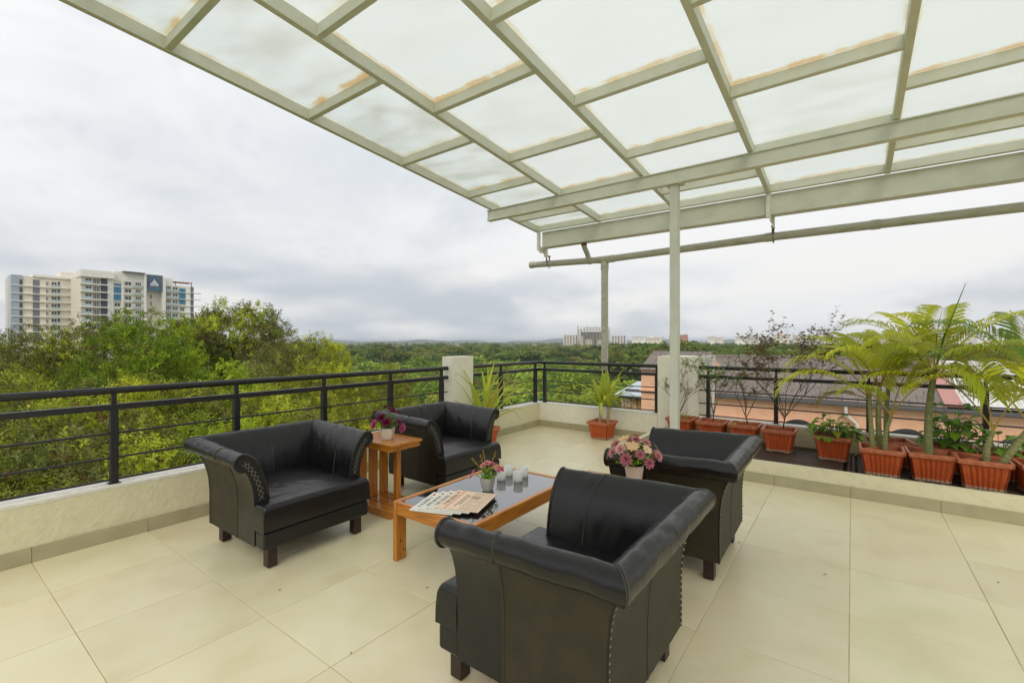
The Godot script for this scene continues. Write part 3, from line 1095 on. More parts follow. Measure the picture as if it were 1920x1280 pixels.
func build_near_trees() -> void:
	var tw := [leafy_twig(5, 10, 0.125, 0.020, 0.22), leafy_twig(6, 9, 0.14, 0.019, 0.20), leafy_twig(7, 11, 0.11, 0.021, 0.24)]
	var round_tw := [leafy_twig(8, 10, 0.10, 0.034, 0.20), leafy_twig(9, 9, 0.11, 0.036, 0.18), leafy_twig(10, 11, 0.09, 0.032, 0.2)]
	var olive := [Vector3(0.205, 0.220, 0.062), Vector3(0.180, 0.200, 0.066), Vector3(0.230, 0.235, 0.080), Vector3(0.40, 0.46, 0.05)]
	var gold := [Vector3(0.27, 0.305, 0.045), Vector3(0.31, 0.335, 0.050), Vector3(0.235, 0.265, 0.052), Vector3(0.46, 0.50, 0.05)]
	var lush := [Vector3(0.20, 0.30, 0.026), Vector3(0.235, 0.345, 0.030), Vector3(0.175, 0.26, 0.034), Vector3(0.34, 0.45, 0.04)]
	var moss := [Vector3(0.185, 0.205, 0.066), Vector3(0.205, 0.215, 0.074), Vector3(0.165, 0.195, 0.058), Vector3(0.34, 0.40, 0.06)]
	# x, z, top height, crown radius, palette, twigs, twig size, label
	var L := [
		[-28.7, -3.63, 2.3, 2.9, olive, 3600, 1.3, tw, "olive green tree below the pale tower with the grey glazed edge"],
		[-28.9, -5.97, 2.75, 2.2, olive, 2600, 1.3, tw, "slender olive tree reaching up between the two pale towers"],
		[-23.46, -6.27, 2.8, 2.1, lush, 3000, 1.15, tw, "fresh green tree in front of the triangle sign tower"],
		[-26.78, -8.78, 2.6, 2.1, lush, 2900, 1.15, round_tw, "bright creeper covered tree right of the triangle sign tower"],
		[-20.73, -10.78, 1.75, 2.2, olive, 3200, 1.15, tw, "olive tree right of the tall open crowned tree"],
		[-24.4, -14.28, 2.1, 1.55, gold, 1900, 1.2, tw, "small tree with a spiky top at the end of the tree row"],
		[-18.9, -2.18, 0.75, 2.3, moss, 3600, 1.1, tw, "moss green tree behind the first railing bay"],
		[-15.87, -4.43, 0.95, 1.95, gold, 3400, 1.0, tw, "yellow green tree above the long railing's second bay"],
		[-15.07, -2.53, 0.45, 1.9, olive, 3600, 1.0, tw, "olive tree just above the long railing's first bay"],
		[-16.49, -6.45, 0.95, 1.3, lush, 2200, 1.0, round_tw, "vivid green creeper mound on a tree stump above the railing"],
		[-14.6, -6.6, 0.5, 1.7, olive, 3000, 1.0, tw, "grey green tree behind the third railing bay"],
		[-15.67, -9.55, 1.05, 1.45, gold, 2400, 1.0, tw, "loose golden green tree above the fourth railing bay"],
		[-16.66, -12.55, 0.7, 1.45, gold, 2200, 1.05, tw, "yellow tipped low tree nearest the cream pillar"],
		[-12.52, -1.31, 0.05, 1.7, moss, 3400, 0.95, tw, "moss green tree seen through the bars of the first railing bay"],
		[-11.32, -2.82, -0.1, 1.7, olive, 3400, 0.95, tw, "dense olive tree seen through the second railing bay"],
		[-11.44, -4.59, -0.15, 1.55, lush, 3000, 0.95, tw, "fresh green tree behind the nearest tree side armchair"],
		[-11.62, -6.32, 0.05, 1.4, olive, 2600, 0.95, tw, "brownish green tree through the third railing bay"],
		[-12.69, -8.64, -0.2, 1.25, gold, 2200, 0.95, tw, "golden tree seen through the fourth railing bay"],
		[-25.65, -0.91, 1.5, 2.6, moss, 3000, 1.25, tw, "moss green tree at the left edge of the view"],
		[-15.75, -0.78, 0.3, 1.9, olive, 3200, 1.0, tw, "olive tree at the left edge above the railing"],
		[-9.6, -1.0, -1.6, 1.7, moss, 3000, 0.9, tw, "brownish undergrowth tree lowest in the left corner of the view"],
		[-9.4, -3.2, -1.7, 1.6, moss, 2800, 0.9, tw, "mossy low tree right below the long parapet"],
		[-9.8, -5.6, -1.6, 1.5, olive, 2600, 0.9, tw, "low olive tree below the parapet behind the armchairs"],
	]
	for e in L:
		make_tree(e[8], e[0], e[1], e[2] - 0.55, e[3], e[3] * 1.15 + 0.7, e[4], e[5], e[6], e[7])
	make_tree("tall tree with an open umbrella crown and sky showing between its branches", -25.82, -10.74, 2.95, 2.2, 1.35, olive, 1800, 1.25, tw, true)


# ---------------------------------------------------------------- buildings
# a box on a facade that looks along +x: u runs along -z, from u0 to u1, standing out from X + o0 to X + o1
func fbox(parent: Node3D, called: String, X: float, u0: float, u1: float, y0: float, y1: float, o0: float, o1: float, m: Material) -> MeshInstance3D:
	var b := MB.new()
	b.box(Vector3.ZERO, Vector3(o1 - o0, y1 - y0, u1 - u0))
	var org := parent.position
	if parent is MeshInstance3D:
		org = parent.position + (parent.get_parent() as Node3D).position
	return obj(b, called, m, parent, Vector3(X + (o0 + o1) / 2, (y0 + y1) / 2, -(u0 + u1) / 2) - org)


func fwindow(parent: Node3D, X: float, u0: float, u1: float, y0: float, y1: float, panes := 2) -> void:
	var w := fbox(parent, "window", X, u0, u1, y0, y1, 0.02, 0.06, M.far_glass)
	fbox(w, "frame", X, u0 - 0.08, u0 + 0.04, y0 - 0.08, y1 + 0.08, 0.02, 0.14, M.far_white)
	fbox(w, "frame", X, u1 - 0.04, u1 + 0.08, y0 - 0.08, y1 + 0.08, 0.02, 0.14, M.far_white)
	fbox(w, "sill", X, u0 - 0.1, u1 + 0.1, y0 - 0.14, y0 - 0.02, 0.02, 0.2, M.far_white)
	for k in range(1, panes):
		var u := lerpf(u0, u1, float(k) / panes)
		fbox(w, "mullion", X, u - 0.06, u + 0.06, y0, y1, 0.05, 0.13, M.far_white)


func build_buildings() -> void:
	M.far_white = grained([[0.0, lin(0.80, 0.78, 0.72)], [1.0, lin(0.88, 0.86, 0.81)]], 0.02, Vector3.ONE * 0.06, 0.8, 91)
	M.far_cream = grained([[0.0, lin(0.74, 0.67, 0.56)], [1.0, lin(0.82, 0.76, 0.66)]], 0.02, Vector3.ONE * 0.05, 0.8, 92)
	M.far_glass = mat(lin(0.03, 0.035, 0.045), 0.15)
	M.far_grey = mat(lin(0.17, 0.18, 0.21), 0.6)
	M.far_bluegrey = mat(lin(0.36, 0.42, 0.49), 0.3)
	M.far_blue = mat(lin(0.015, 0.20, 0.36), 0.12)
	M.far_rail = mat(lin(0.42, 0.50, 0.50), 0.25)
	M.far_dark = mat(lin(0.06, 0.065, 0.085), 0.5)
	var FL := []
	for k in 13:
		FL.append(22.9 - 2.88 * k)
	# ---- tower with the triangle sign
	var X := -232.0
	var t := base("apartment_tower", "cream apartment tower with blue glass strips and a triangle sign on top", "apartment block", Vector3(-240, GROUND_Y, -60))
	fbox(t, "wall", X, 41.9, 60.8, GROUND_Y, 26.6, -16, 0, M.far_cream)
	fbox(t, "wall", X, 68.0, 77.6, GROUND_Y, 25.2, -16, 0, M.far_cream)
	fbox(t, "stair_wall", X, 61.5, 67.3, GROUND_Y, 23.4, -14, -3.0, M.far_cream)
	for k in 8:
		fbox(t, "stair_slit", X, 64.0, 64.35, 19.2 - 2.88 * k, 20.9 - 2.88 * k, -3.0, -2.93, M.far_dark)
	fbox(t, "pier", X, 60.8, 61.5, GROUND_Y, 28.9, -6, 1.4, M.far_white)
	fbox(t, "pier", X, 67.3, 68.0, GROUND_Y, 28.3, -6, 1.4, M.far_white)
	fbox(t, "pier", X, 49.6, 51.3, GROUND_Y, 26.9, 0, 0.5, M.far_white)
	fbox(t, "pier", X, 53.7, 54.4, GROUND_Y, 25.2, 0, 0.5, M.far_white)
	fbox(t, "pier", X, 75.5, 77.2, GROUND_Y, 25.3, 0, 0.6, M.far_white)
	fbox(t, "blue_glazing", X, 51.5, 53.6, 17.4, 24.1, 0.02, 0.35, M.far_blue)
	fbox(t, "blue_glazing", X, 73.2, 75.3, 17.4, 24.2, 0.02, 0.35, M.far_blue)
	for e in [[51.5, 53.6], [73.2, 75.3]]:
		for k in 4:
			fbox(t, "glazing_bar", X, e[0], e[1], 18.7 + 1.4 * k, 18.8 + 1.4 * k, 0.35, 0.4, M.far_glass)
		fbox(t, "glazing_bar", X, e[0] + 1.0, e[0] + 1.1, 17.4, 24.0, 0.35, 0.4, M.far_glass)
	for k in 12:
		var y: float = FL[k]
		fbox(t, "balcony_slab", X, 41.6, 49.6, y, y + 0.34, 0, 1.9 + 0.3 * (k % 2), M.far_white)
		fbox(t, "balcony_rail", X, 41.8, 44.8, y + 0.34, y + 1.3, 1.7, 1.75, M.far_rail)
		fwindow(t, X, 43.2, 44.9, y + 0.4, y + 2.3, 2)
		fwindow(t, X, 45.4, 47.3, y + 0.4, y + 2.4, 4)
		fbox(t, "dark_panel", X, 47.6, 49.5, y + 0.36, y + 2.85, 0.0, 0.12, M.far_dark if k % 1 == 0 else M.far_grey)
		fbox(t, "floor_band", X, 51.3, 60.8, y - 0.05, y + 0.22, 0, 0.55, M.far_white)
		fbox(t, "floor_band", X, 68.0, 75.5, y - 0.6, y - 0.33, 0, 0.7, M.far_white)
		if k > 1:
			fwindow(t, X, 51.7, 53.4, y + 0.9, y + 2.2)
			fwindow(t, X, 73.5, 75.0, y + 0.3, y + 1.6)
		fwindow(t, X, 54.9, 56.9, y + 0.9, y + 2.2)
		fwindow(t, X, 58.2, 60.0, y + 0.4, y + 2.3, 3)
		fbox(t, "balcony_rail", X, 57.2, 60.75, y + 0.23, y + 1.15, 0.7, 0.75, M.far_rail)
		fwindow(t, X, 68.5, 70.2, y - 0.1, y + 1.8, 3)
		fwindow(t, X, 70.8, 72.6, y - 0.1, y + 1.6)
		fbox(t, "balcony_rail", X, 68.05, 73.0, y - 0.32, y + 0.6, 0.75, 0.8, M.far_rail)
		fbox(t, "fin", X, 75.6, 81.2, y - 0.5, y - 0.2, -1.0, 0.9, M.far_white)
		fbox(t, "end_panel", X, 77.3, 78.6, y - 0.2, y + 2.3, -0.6, 0.1, M.far_grey)
	fbox(t, "parapet", X, 41.6, 51.4, 25.7, 28.3, -6, 1.9, M.far_white)
	fbox(t, "parapet", X, 51.4, 60.8, 25.2, 28.9, -8, 0.1, M.far_white)
	fbox(t, "roof_canopy", X, 54.0, 61.0, 28.9, 29.15, -8, 2.0, M.far_grey)
	fbox(t, "roof_room", X, 68.2, 71.0, 25.2, 28.2, -8, -0.5, M.far_white)
	for k in 7:
		fbox(t, "roof_trellis_beam", X, 71.4 + 1.0 * k, 71.65 + 1.0 * k, 26.7, 27.0, -5, 1.0, M.rust)
	for u in [71.5, 77.4]:
		fbox(t, "roof_trellis_post", X, u, u + 0.25, 25.1, 26.7, 0.5, 0.75, M.rust)
	var sg := fbox(t, "sign_box", X, 61.55, 67.25, 23.2, 28.9, -3.5, 0.3, mat(lin(0.09, 0.13, 0.16), 0.4))
	var em := MB.new()
	em.prism(PackedVector2Array([Vector2(-2.4, -2.0), Vector2(2.4, -2.0), Vector2(0, 2.4)]), 0.0, 0.1, Transform3D(Basis(Vector3.UP, PI / 2), Vector3(1.92, 0, 0)))
	obj(em, "emblem", mat(lin(0.02, 0.07, 0.24), 0.4), sg)
	var sk := MB.new()
	for q in [[-1.35, 0.5], [-1.05, 0.9], [-0.75, 1.3], [-0.42, 1.9], [-0.05, 2.7], [0.32, 2.0], [0.66, 1.4], [0.98, 0.95], [1.28, 0.5]]:
		sk.box(Vector3(2.06, -1.45 + q[1] / 2, -q[0]), Vector3(0.06, q[1], 0.24))
	for k in 9:
		sk.box(Vector3(2.06, -1.75, 1.45 - 0.36 * k), Vector3(0.06, 0.26, 0.22))
	obj(sk, "skyline_mark", M.far_white, sg)
	fbox(t, "sign_sill", X, 61.55, 67.25, 22.6, 23.2, -3.5, 0.2, M.far_blue)
	# ---- plain tower beside it
	X = -250.0
	t = base("apartment_tower", "plain cream apartment tower with a grey glazed edge, left of the triangle sign tower", "apartment block", Vector3(-258, GROUND_Y, -36))
	fbox(t, "wall", X, 26.2, 43.9, GROUND_Y, 26.0, -16, 0, M.far_cream)
	fbox(t, "link_wall", X, 43.9, 49.0, GROUND_Y, 24.0, -24, -14, M.far_cream)
	fbox(t, "glazed_edge", X, 26.0, 29.0, GROUND_Y, 26.2, -8, 0.3, M.far_bluegrey)
	fbox(t, "parapet", X, 31.6, 43.9, 26.0, 26.9, -10, 0.6, M.far_white)
	fbox(t, "roof_room", X, 39.4, 43.5, 26.9, 28.8, -8, -1, M.far_cream)
	for k in 12:
		var y := 22.2 - 2.88 * k
		fbox(t, "floor_band", X, 25.8, 44.1, y, y + 0.26, 0, 0.55, M.far_white)
		fbox(t, "edge_slit", X, 28.2, 28.95, y + 0.5, y + 2.4, 0.3, 0.36, M.far_dark)
		fbox(t, "dark_panel", X, 31.7, 33.5, y + 0.35, y + 2.7, 0, 0.1, M.far_grey)
		fwindow(t, X, 35.2, 35.9, y + 0.8, y + 2.2)
		fwindow(t, X, 36.7, 38.2, y + 0.4, y + 2.3, 2)
		fbox(t, "balcony_rail", X, 36.4, 39.2, y + 0.26, y + 1.2, 0.9, 0.95, M.far_rail)
		fbox(t, "balcony_slab", X, 36.2, 39.3, y - 0.04, y + 0.22, 0.55, 1.1, M.far_white)
		fbox(t, "dark_panel", X, 38.5, 39.1, y + 0.3, y + 2.6, 0.05, 0.1, M.far_dark)
		fbox(t, "link_window", X, 44.2, 45.4, y + 0.4, y + 1.4, -14.0, -13.95, M.far_dark)
	# ---- concrete frame under construction
	var conc := grained([[0.0, lin(0.40, 0.37, 0.31)], [1.0, lin(0.58, 0.54, 0.45)]], 0.03, Vector3.ONE * 0.05, 0.9, 95)
	t = base("building_frame", "unfinished grey concrete building frame on the horizon behind the downpipe", "building", Vector3(-317, GROUND_Y, -637), 0.46)
	for k in 11:
		var b := MB.new()
		b.box(Vector3(0, 3.0 * k + 2.8, 0), Vector3(48 if k < 10 else 30, 0.5, 22))
		obj(b, "slab", conc, t)
	for k in 11:
		for zz in [-10.5, 10.5]:
			var b := MB.new()
			var hh := 33.5 + (3.0 if (k * 5) % 3 == 0 else 0.8)
			b.box(Vector3(-23.4 + 4.68 * k, hh / 2, zz), Vector3(0.9, hh, 0.9))
			obj(b, "column", conc, t)
	for q in [[-7, 5.5, 10, 14], [9, 8.0, 6, 8], [-18, 9, 5, 18]]:
		var b := MB.new()
		b.box(Vector3(q[0], q[1] + 3, 9.6), Vector3(q[2], q[3], 0.3))
		obj(b, "infill_wall", M.far_cream, t)
	var core := MB.new()
	core.box(Vector3(0, 14, -2), Vector3(40, 26, 0.4))
	obj(core, "inner_wall", conc, t)
	# ---- blocks of flats either side of it and houses along the horizon
	for e in [[-369, -660, 24.0, 12.2, 0.5, "white block of flats with pinkish bands, left of the unfinished frame"], [-306, -706, 24.0, 11.3, 0.42, "white block of flats with pinkish bands, right of the downpipe"]]:
		var f := base("block_of_flats", e[5], "apartment block", Vector3(e[0], GROUND_Y, e[1]), e[4])
		var H: float = e[3] - GROUND_Y
		var b := MB.new()
		b.box(Vector3(0, H / 2, 0), Vector3(e[2], H, 14))
		obj(b, "wall", M.far_white, f)
		for k in 5:
			b = MB.new()
			b.box(Vector3(-9.2 + 4.6 * k, H / 2, 7.1), Vector3(1.6, H - 1.0, 0.3))
			obj(b, "coloured_band", mat(lin(0.48, 0.26, 0.22), 0.8) if k % 2 else M.far_grey, f)
		for fl in 7:
			b = MB.new()
			b.box(Vector3(0, H - 2.2 - 3.0 * fl, 7.16), Vector3(e[2] - 1.0, 0.7, 0.2))
			obj(b, "window_band", M.far_grey, f)
	var cols := [M.far_white, M.far_cream, M.far_white, mat(lin(0.62, 0.60, 0.58), 0.8), mat(lin(0.55, 0.24, 0.14), 0.8)]
	var roofs := [M.far_grey, mat(lin(0.45, 0.18, 0.10), 0.8), mat(lin(0.10, 0.20, 0.42), 0.6), M.far_white]
	var HS := [[-336, -871, 25.1, 8.7], [-311, -890, 31.4, 7.7], [-265, -924, 14.6, 12.9], [-282, -911, 10.5, 11.9], [-221, -957, 12.5, 8.7], [-208, -966, 12.5, 7.7], [-174, -991, 20.9, 9.8], [-159, -1002, 27.2, 7.7], [-145, -1013, 16.7, 10.8], [-111, -1037, 31.4, 11.9], [-82, -1059, 20.9, 11.9], [-65, -1072, 25.1, 10.8], [-44, -1087, 23.0, 13.9], [-35, -1094, 12.5, 16.0], [-15, -1109, 16.7, 10.8], [2, -1121, 27.2, 12.9], [29, -1141, 23.0, 9.8], [48, -1156, 27.2, 10.8], [93, -716, 14.5, 10.5], [104, -724, 13.3, 12.3], [113, -731, 15.7, 9.3], [122, -738, 14.5, 11.1], [131, -744, 13.3, 9.9], [142, -752, 15.7, 13.5], [153, -760, 13.3, 14.7], [86, -1184, 31.4, 12.9], [120, -1209, 31.4, 13.9]]
	for i in HS.size():
		var e: Array = HS[i]
		var H: float = e[3] - GROUND_Y + R(0.6, 2.4)
		var f := base("town_house", house_label(i), "house", Vector3(e[0], GROUND_Y, e[1]), R(-0.1, 0.45), "far town houses along the right hand horizon")
		var wm: Material = cols[4] if i == 2 or i == 3 else cols[i % 4]
		var b := MB.new()
		b.box(Vector3(0, H / 2, 0), Vector3(e[2], H, 12))
		obj(b, "wall", wm, f)
		b = MB.new()
		b.box(Vector3(0, H + 0.25, 0), Vector3(e[2] + 1.0, 0.5, 13))
		obj(b, "roof", roofs[2] if i == 11 or i == 20 else (roofs[1] if i % 5 == 4 else roofs[3 if i % 2 else 0]), f)
		b = MB.new()
		b.box(Vector3(e[2] * R(-0.3, 0.3), H + 1.6, 0), Vector3(e[2] * 0.3, 2.4, 5))
		obj(b, "roof_room", cols[(i + 1) % 4], f)
		for fl in 2:
			for k in int(e[2] / 3.6):
				b = MB.new()
				b.box(Vector3(-e[2] / 2 + 2.0 + 3.5 * k, H - 2.0 - 3.2 * fl, 6.02), Vector3(1.5, 1.3, 0.1))
				obj(b, "window", M.far_glass, f)
	peach_house()


func peach_house() -> void:
	var peach := grained([[0.0, lin(0.74, 0.42, 0.27)], [0.5, lin(0.80, 0.48, 0.32)], [1.0, lin(0.83, 0.53, 0.37)]], 0.012, Vector3.ONE * 0.35, 0.85, 101, true, 0.03, 0.3)
	var tiles := []
	for k in 4:
		tiles.append(grained([[0.0, lin(0.105, 0.085, 0.072)], [0.5, lin(0.155 + 0.016 * k, 0.130 + 0.014 * k, 0.115 + 0.013 * k)], [1.0, lin(0.24, 0.21, 0.19)]], 0.02, Vector3.ONE * (0.9 + 0.2 * k), 0.8, 103 + k))
	var h := base("peach_house", "peach rendered house with a grey brown tiled roof behind the planters", "house", Vector3(0, GROUND_Y, -18))
	var oy := -GROUND_Y
	var b := MB.new()
	b.box(Vector3(3.0, (oy - 0.35) / 2, 0.0), Vector3(18.0, oy - 0.35, 4.0))
	obj(b, "wall", peach, h)
	b = MB.new()
	b.box(Vector3(3.0, oy - 1.05, 2.02), Vector3(18.0, 0.05, 0.05))
	obj(b, "wall_band", peach, h)
	for x in [-2.9, -0.95, 2.3, 4.4]:
		b = MB.new()
		b.box(Vector3(x, oy - 2.4, 2.008), Vector3(0.03, 4.0, 0.02))
		obj(b, "wall_joint", peach, h)
	# end bay, a little taller
	b = MB.new()
	b.box(Vector3(-5.05, (oy + 0.42) / 2, 0.4), Vector3(1.9, oy + 0.42, 3.6))
	obj(b, "bay_wall", peach, h)
	b = MB.new()
	b.box(Vector3(-5.05, oy - 0.30, 2.24), Vector3(1.96, 0.06, 0.1))
	obj(b, "bay_ledge", peach, h)
	# roof slope from the eaves z = -15.6, y = -0.32 up to the ridge z = -20.5, y = 0.74
	var e0 := Vector3(0, oy - 0.27, 2.14)
	var e1 := Vector3(0, oy + 0.74, -2.5)
	var sl := (e1 - e0).normalized()
	var up := sl.cross(Vector3.RIGHT).normalized()
	if up.y < 0:
		up = -up
	var rf := MB.new()
	rf.quad(Vector3(-5.9, e0.y, e0.z) - up * 0.02, Vector3(12, e0.y, e0.z) - up * 0.02, Vector3(12, e1.y, e1.z) - up * 0.02, Vector3(-5.9, e1.y, e1.z) - up * 0.02, up)
	rf.quad(Vector3(-5.9, e1.y, e1.z) - up * 0.02, Vector3(12, e1.y, e1.z) - up * 0.02, Vector3(12, e0.y, -7.3), Vector3(-5.9, e0.y, -7.3), Vector3(0, up.y, -up.z))
	var roof := obj(rf, "roof", tiles[0], h)
	var L := e0.distance_to(e1)
	var tb := MB.new()
	var B := Basis(Vector3.RIGHT, up, Vector3.RIGHT.cross(up)).orthonormalized()
	tb.rbox(Vector3.ZERO, Vector3(0.352, 0.04, L / 12 + 0.05), 0.008)
	var tm := tb.mesh()
	for i in 22:
		for k in 12:
			var x := -5.8 + 0.36 * i + (0.18 if k % 2 else 0.0)
			var c := e0 + sl * (L * (k + 0.5) / 12.0) + up * (0.012 + R(-0.003, 0.004))
			var o := put(tm, "roof_tile", tiles[(0 if (i * 3 + k / 5) % 7 == 0 else 1 + rng.randi() % 3)], roof, Vector3(x, c.y, c.z))
			o.basis = B * Basis(Vector3.RIGHT, 0.075)
	b = MB.new()
	b.tube([Vector3(-5.9, e1.y + 0.03, e1.z), Vector3(2.2, e1.y + 0.03, e1.z)], 0.09, 8)
	obj(b, "ridge_cap", tiles[1], roof)
	# bay roof: courses of tiles rising from its own eaves
	for k in 4:
		for j in 6:
			b = MB.new()
			b.rbox(Vector3(-5.86 + 0.36 * j, oy + 0.50 + 0.15 * k, 2.12 - 0.36 * k), Vector3(0.35, 0.03, 0.46), 0.008, Basis(Vector3.RIGHT, 0.4))
			obj(b, "roof_tile", tiles[1 + (k + j) % 3], h)
	b = MB.new()
	b.prism(PackedVector2Array([Vector2(-2.2, oy + 0.42), Vector2(-0.78, oy + 1.0), Vector2(1.4, oy + 0.42)]), -6.0, -4.1, Transform3D(Basis(Vector3.UP, PI / 2), Vector3.ZERO))
	obj(b, "bay_gable", peach, h)
	# sheet metal roof to the right
	var sheet := grained([[0.0, lin(0.50, 0.50, 0.47)], [1.0, lin(0.72, 0.72, 0.69)]], 0.02, Vector3(1.0, 0.2, 0.2), 0.45, 108)
	var ms := MB.new()
	ms.quad(Vector3(2.2, e0.y, e0.z) + up * 0.045, Vector3(12, e0.y, e0.z) + up * 0.045, Vector3(12, e1.y, e1.z) + up * 0.045, Vector3(2.2, e1.y, e1.z) + up * 0.045, up)
	var mr := obj(ms, "metal_sheet", sheet, h)
	for k in 26:
		var rb := MB.new()
		rb.rbox(Vector3.ZERO, Vector3(0.05, 0.035, L), 0.008)
		var c := e0 + sl * L * 0.5 + up * 0.055
		var o := obj(rb, "rib", sheet, mr, Vector3(2.35 + 0.36 * k, c.y, c.z))
		o.basis = B
	b = MB.new()
	b.rbox(Vector3.ZERO, Vector3(0.36, 0.05, L), 0.01)
	var ro := obj(b, "flashing", mat(lin(0.45, 0.22, 0.19), 0.7), h, Vector3(2.07, (e0.y + e1.y) / 2, (e0.z + e1.z) / 2) + up * 0.05)
	ro.basis = B
	b = MB.new()
	b.rbox(Vector3(2.7, e0.y - 0.08, e0.z + 0.05), Vector3(18.6, 0.10, 0.08), 0.02)
	obj(b, "gutter", mat(lin(0.10, 0.105, 0.115), 0.5), h)
	b = MB.new()
	b.tube([Vector3(-0.14, e0.y - 0.1, 2.16), Vector3(-0.14, e0.y - 0.35, 2.14), Vector3(0.12, e0.y - 0.62, 2.08), Vector3(0.12, 0, 2.08)], 0.05, 10)
	obj(b, "downpipe", mat(lin(0.70, 0.70, 0.67), 0.5), h)
	# rusty shed at the end of the house
	var s := base("tin_shed", "rusty tin shed with a blue grey sheet roof at the end of the peach house", "shed", Vector3(-13.6, GROUND_Y, -37.0))
	var rw := grained([[0.0, lin(0.34, 0.12, 0.04)], [0.45, lin(0.52, 0.30, 0.12)], [0.62, lin(0.66, 0.58, 0.48)], [1.0, lin(0.72, 0.69, 0.62)]], 0.012, Vector3(0.35, 0.1, 0.35), 0.8, 111)
	b = MB.new()
	b.box(Vector3(1.0, (oy - 3.1) / 2, -1.2), Vector3(5.6, oy - 3.1, 4.0))
	obj(b, "wall", rw, s)
	for k in 20:
		b = MB.new()
		b.rbox(Vector3(-1.7 + 0.28 * k, (oy - 3.1) / 2, 0.84), Vector3(0.16, oy - 3.1, 0.1), 0.03)
		obj(b, "corrugation", rw, s)
	b = MB.new()
	b.rbox(Vector3(1.0, oy - 2.62, -1.0), Vector3(6.3, 0.1, 5.2), 0.02, Basis(Vector3.RIGHT, 0.14))
	obj(b, "roof", mat(lin(0.42, 0.50, 0.57), 0.45), s)
	b = MB.new()
	b.rbox(Vector3(1.0, oy - 3.02, 1.5), Vector3(6.2, 0.2, 0.1), 0.02)
	obj(b, "fascia", mat(lin(0.05, 0.06, 0.07), 0.6), s)
	# satellite dishes on the ledge beyond the parapet
	for q in [[Vector3(-0.6, 0.14, -7.17), 0.25, "dark grey satellite dish behind the leafy green planter"], [Vector3(0.52, 0.06, -7.6), 0.27, "dark grey satellite dish behind the first palm planter"], [Vector3(1.5, 0.1, -7.5), 0.28, "dark grey satellite dish behind the last palm planter"]]:
		var d := base("satellite_dish", q[2], "satellite dish", q[0] - Vector3(0, 0.44, 0), 0.0, "satellite dishes outside the parapet")
		var m := MB.new()
		m.lathe(Vector3.ZERO, [Vector2(0, -0.05), Vector2(q[1] * 0.5, -0.04), Vector2(q[1] * 0.85, -0.012), Vector2(q[1], 0.006), Vector2(q[1] * 0.99, 0.012), Vector2(q[1] * 0.83, -0.004), Vector2(q[1] * 0.5, -0.032), Vector2(0, -0.042)], 32)
		var o := obj(m, "bowl", mat(lin(0.055, 0.06, 0.07), 0.55), d, Vector3(0, 0.44, 0))
		o.rotation = Vector3(-1.25, 0.4, 0)
		m = MB.new()
		m.tube([Vector3(0, -0.3, -0.1), Vector3(0, 0.42, -0.06)], 0.02, 8)
		m.box(Vector3(0, -0.31, -0.1), Vector3(0.16, 0.02, 0.16))
		obj(m, "mast", mat(lin(0.2, 0.2, 0.2), 0.5), d)
	var lg := base("ledge", "concrete ledge outside the parapet carrying the satellite dishes", "ledge", Vector3(0.8, -0.7, -7.3))
	b = MB.new()
	b.box(Vector3(0, -0.1, 0), Vector3(5.2, 0.3, 1.38))
	obj(b, "ledge_slab", M.white_wall, lg)
	# the terrace's own house below
	var own := base("terrace_house", "cream wall of the house that carries the terrace", "house", Vector3(-0.5, GROUND_Y, -2.3))
	b = MB.new()
	b.box(Vector3(0, (10.6) / 2, 0), Vector3(7.7, 10.6, 8.6))
	obj(b, "wall", M.plaster, own)


func house_label(i: int) -> String:
	var own := {2: "terracotta coloured house on the horizon just right of the steel post", 3: "brick red house on the horizon half hidden by the steel post", 11: "white house with a blue roof on the horizon left of the palms", 13: "tallest narrow white house on the horizon left of the palms", 20: "house with a blue roof on the horizon seen between palm fronds", 24: "tall house on the horizon at the right edge of the view", 0: "wide cream house on the horizon nearest the downpipe", 9: "wide white house on the horizon above the dry shrub"}
	return own.get(i, "small plain pale house in the far row along the horizon")


# ---------------------------------------------------------------- furniture
func chair_inner() -> Array:
	var p := [Vector2(-0.092, 0.26), Vector2(-0.091, 0.36), Vector2(-0.086, 0.43), Vector2(-0.075, 0.50), Vector2(-0.056, 0.57), Vector2(-0.028, 0.632), Vector2(0.006, 0.678), Vector2(0.034, 0.700)]
	for k in 12:
		var a := deg_to_rad(108.0 - 19.2 * k)
		p.append(Vector2(0.068 + 0.050 * cos(a), 0.663 + 0.051 * sin(a)))
	return p


func chair_outer() -> Array:
	return [Vector2(0.058, 0.616), Vector2(0.046, 0.592), Vector2(0.029, 0.553), Vector2(0.014, 0.50), Vector2(0.005, 0.445), Vector2(0.0, 0.36), Vector2(0.0, 0.25), Vector2(0.0, 0.132)]


func raised(p: Vector3) -> Vector3:
	var t := clampf((0.3 - p.z) / 0.65, 0.0, 1.0)
	return p + Vector3(0, 0.024 * t * clampf((p.y - 0.4) / 0.3, 0.0, 1.0), 0)


# a point of the upholstery: side -1 or 1 is an arm, 0 the back; s runs 0..1 along it
func chair_point(side: int, q: Vector2, s: float) -> Vector3:
	if side == 0:
		return raised(Vector3(lerpf(-0.38 - q.x, 0.38 + q.x, s), q.y, -0.385 - q.x))
	return raised(Vector3(side * (0.38 + q.x), q.y, lerpf(0.268, -0.385 - q.x, s)))


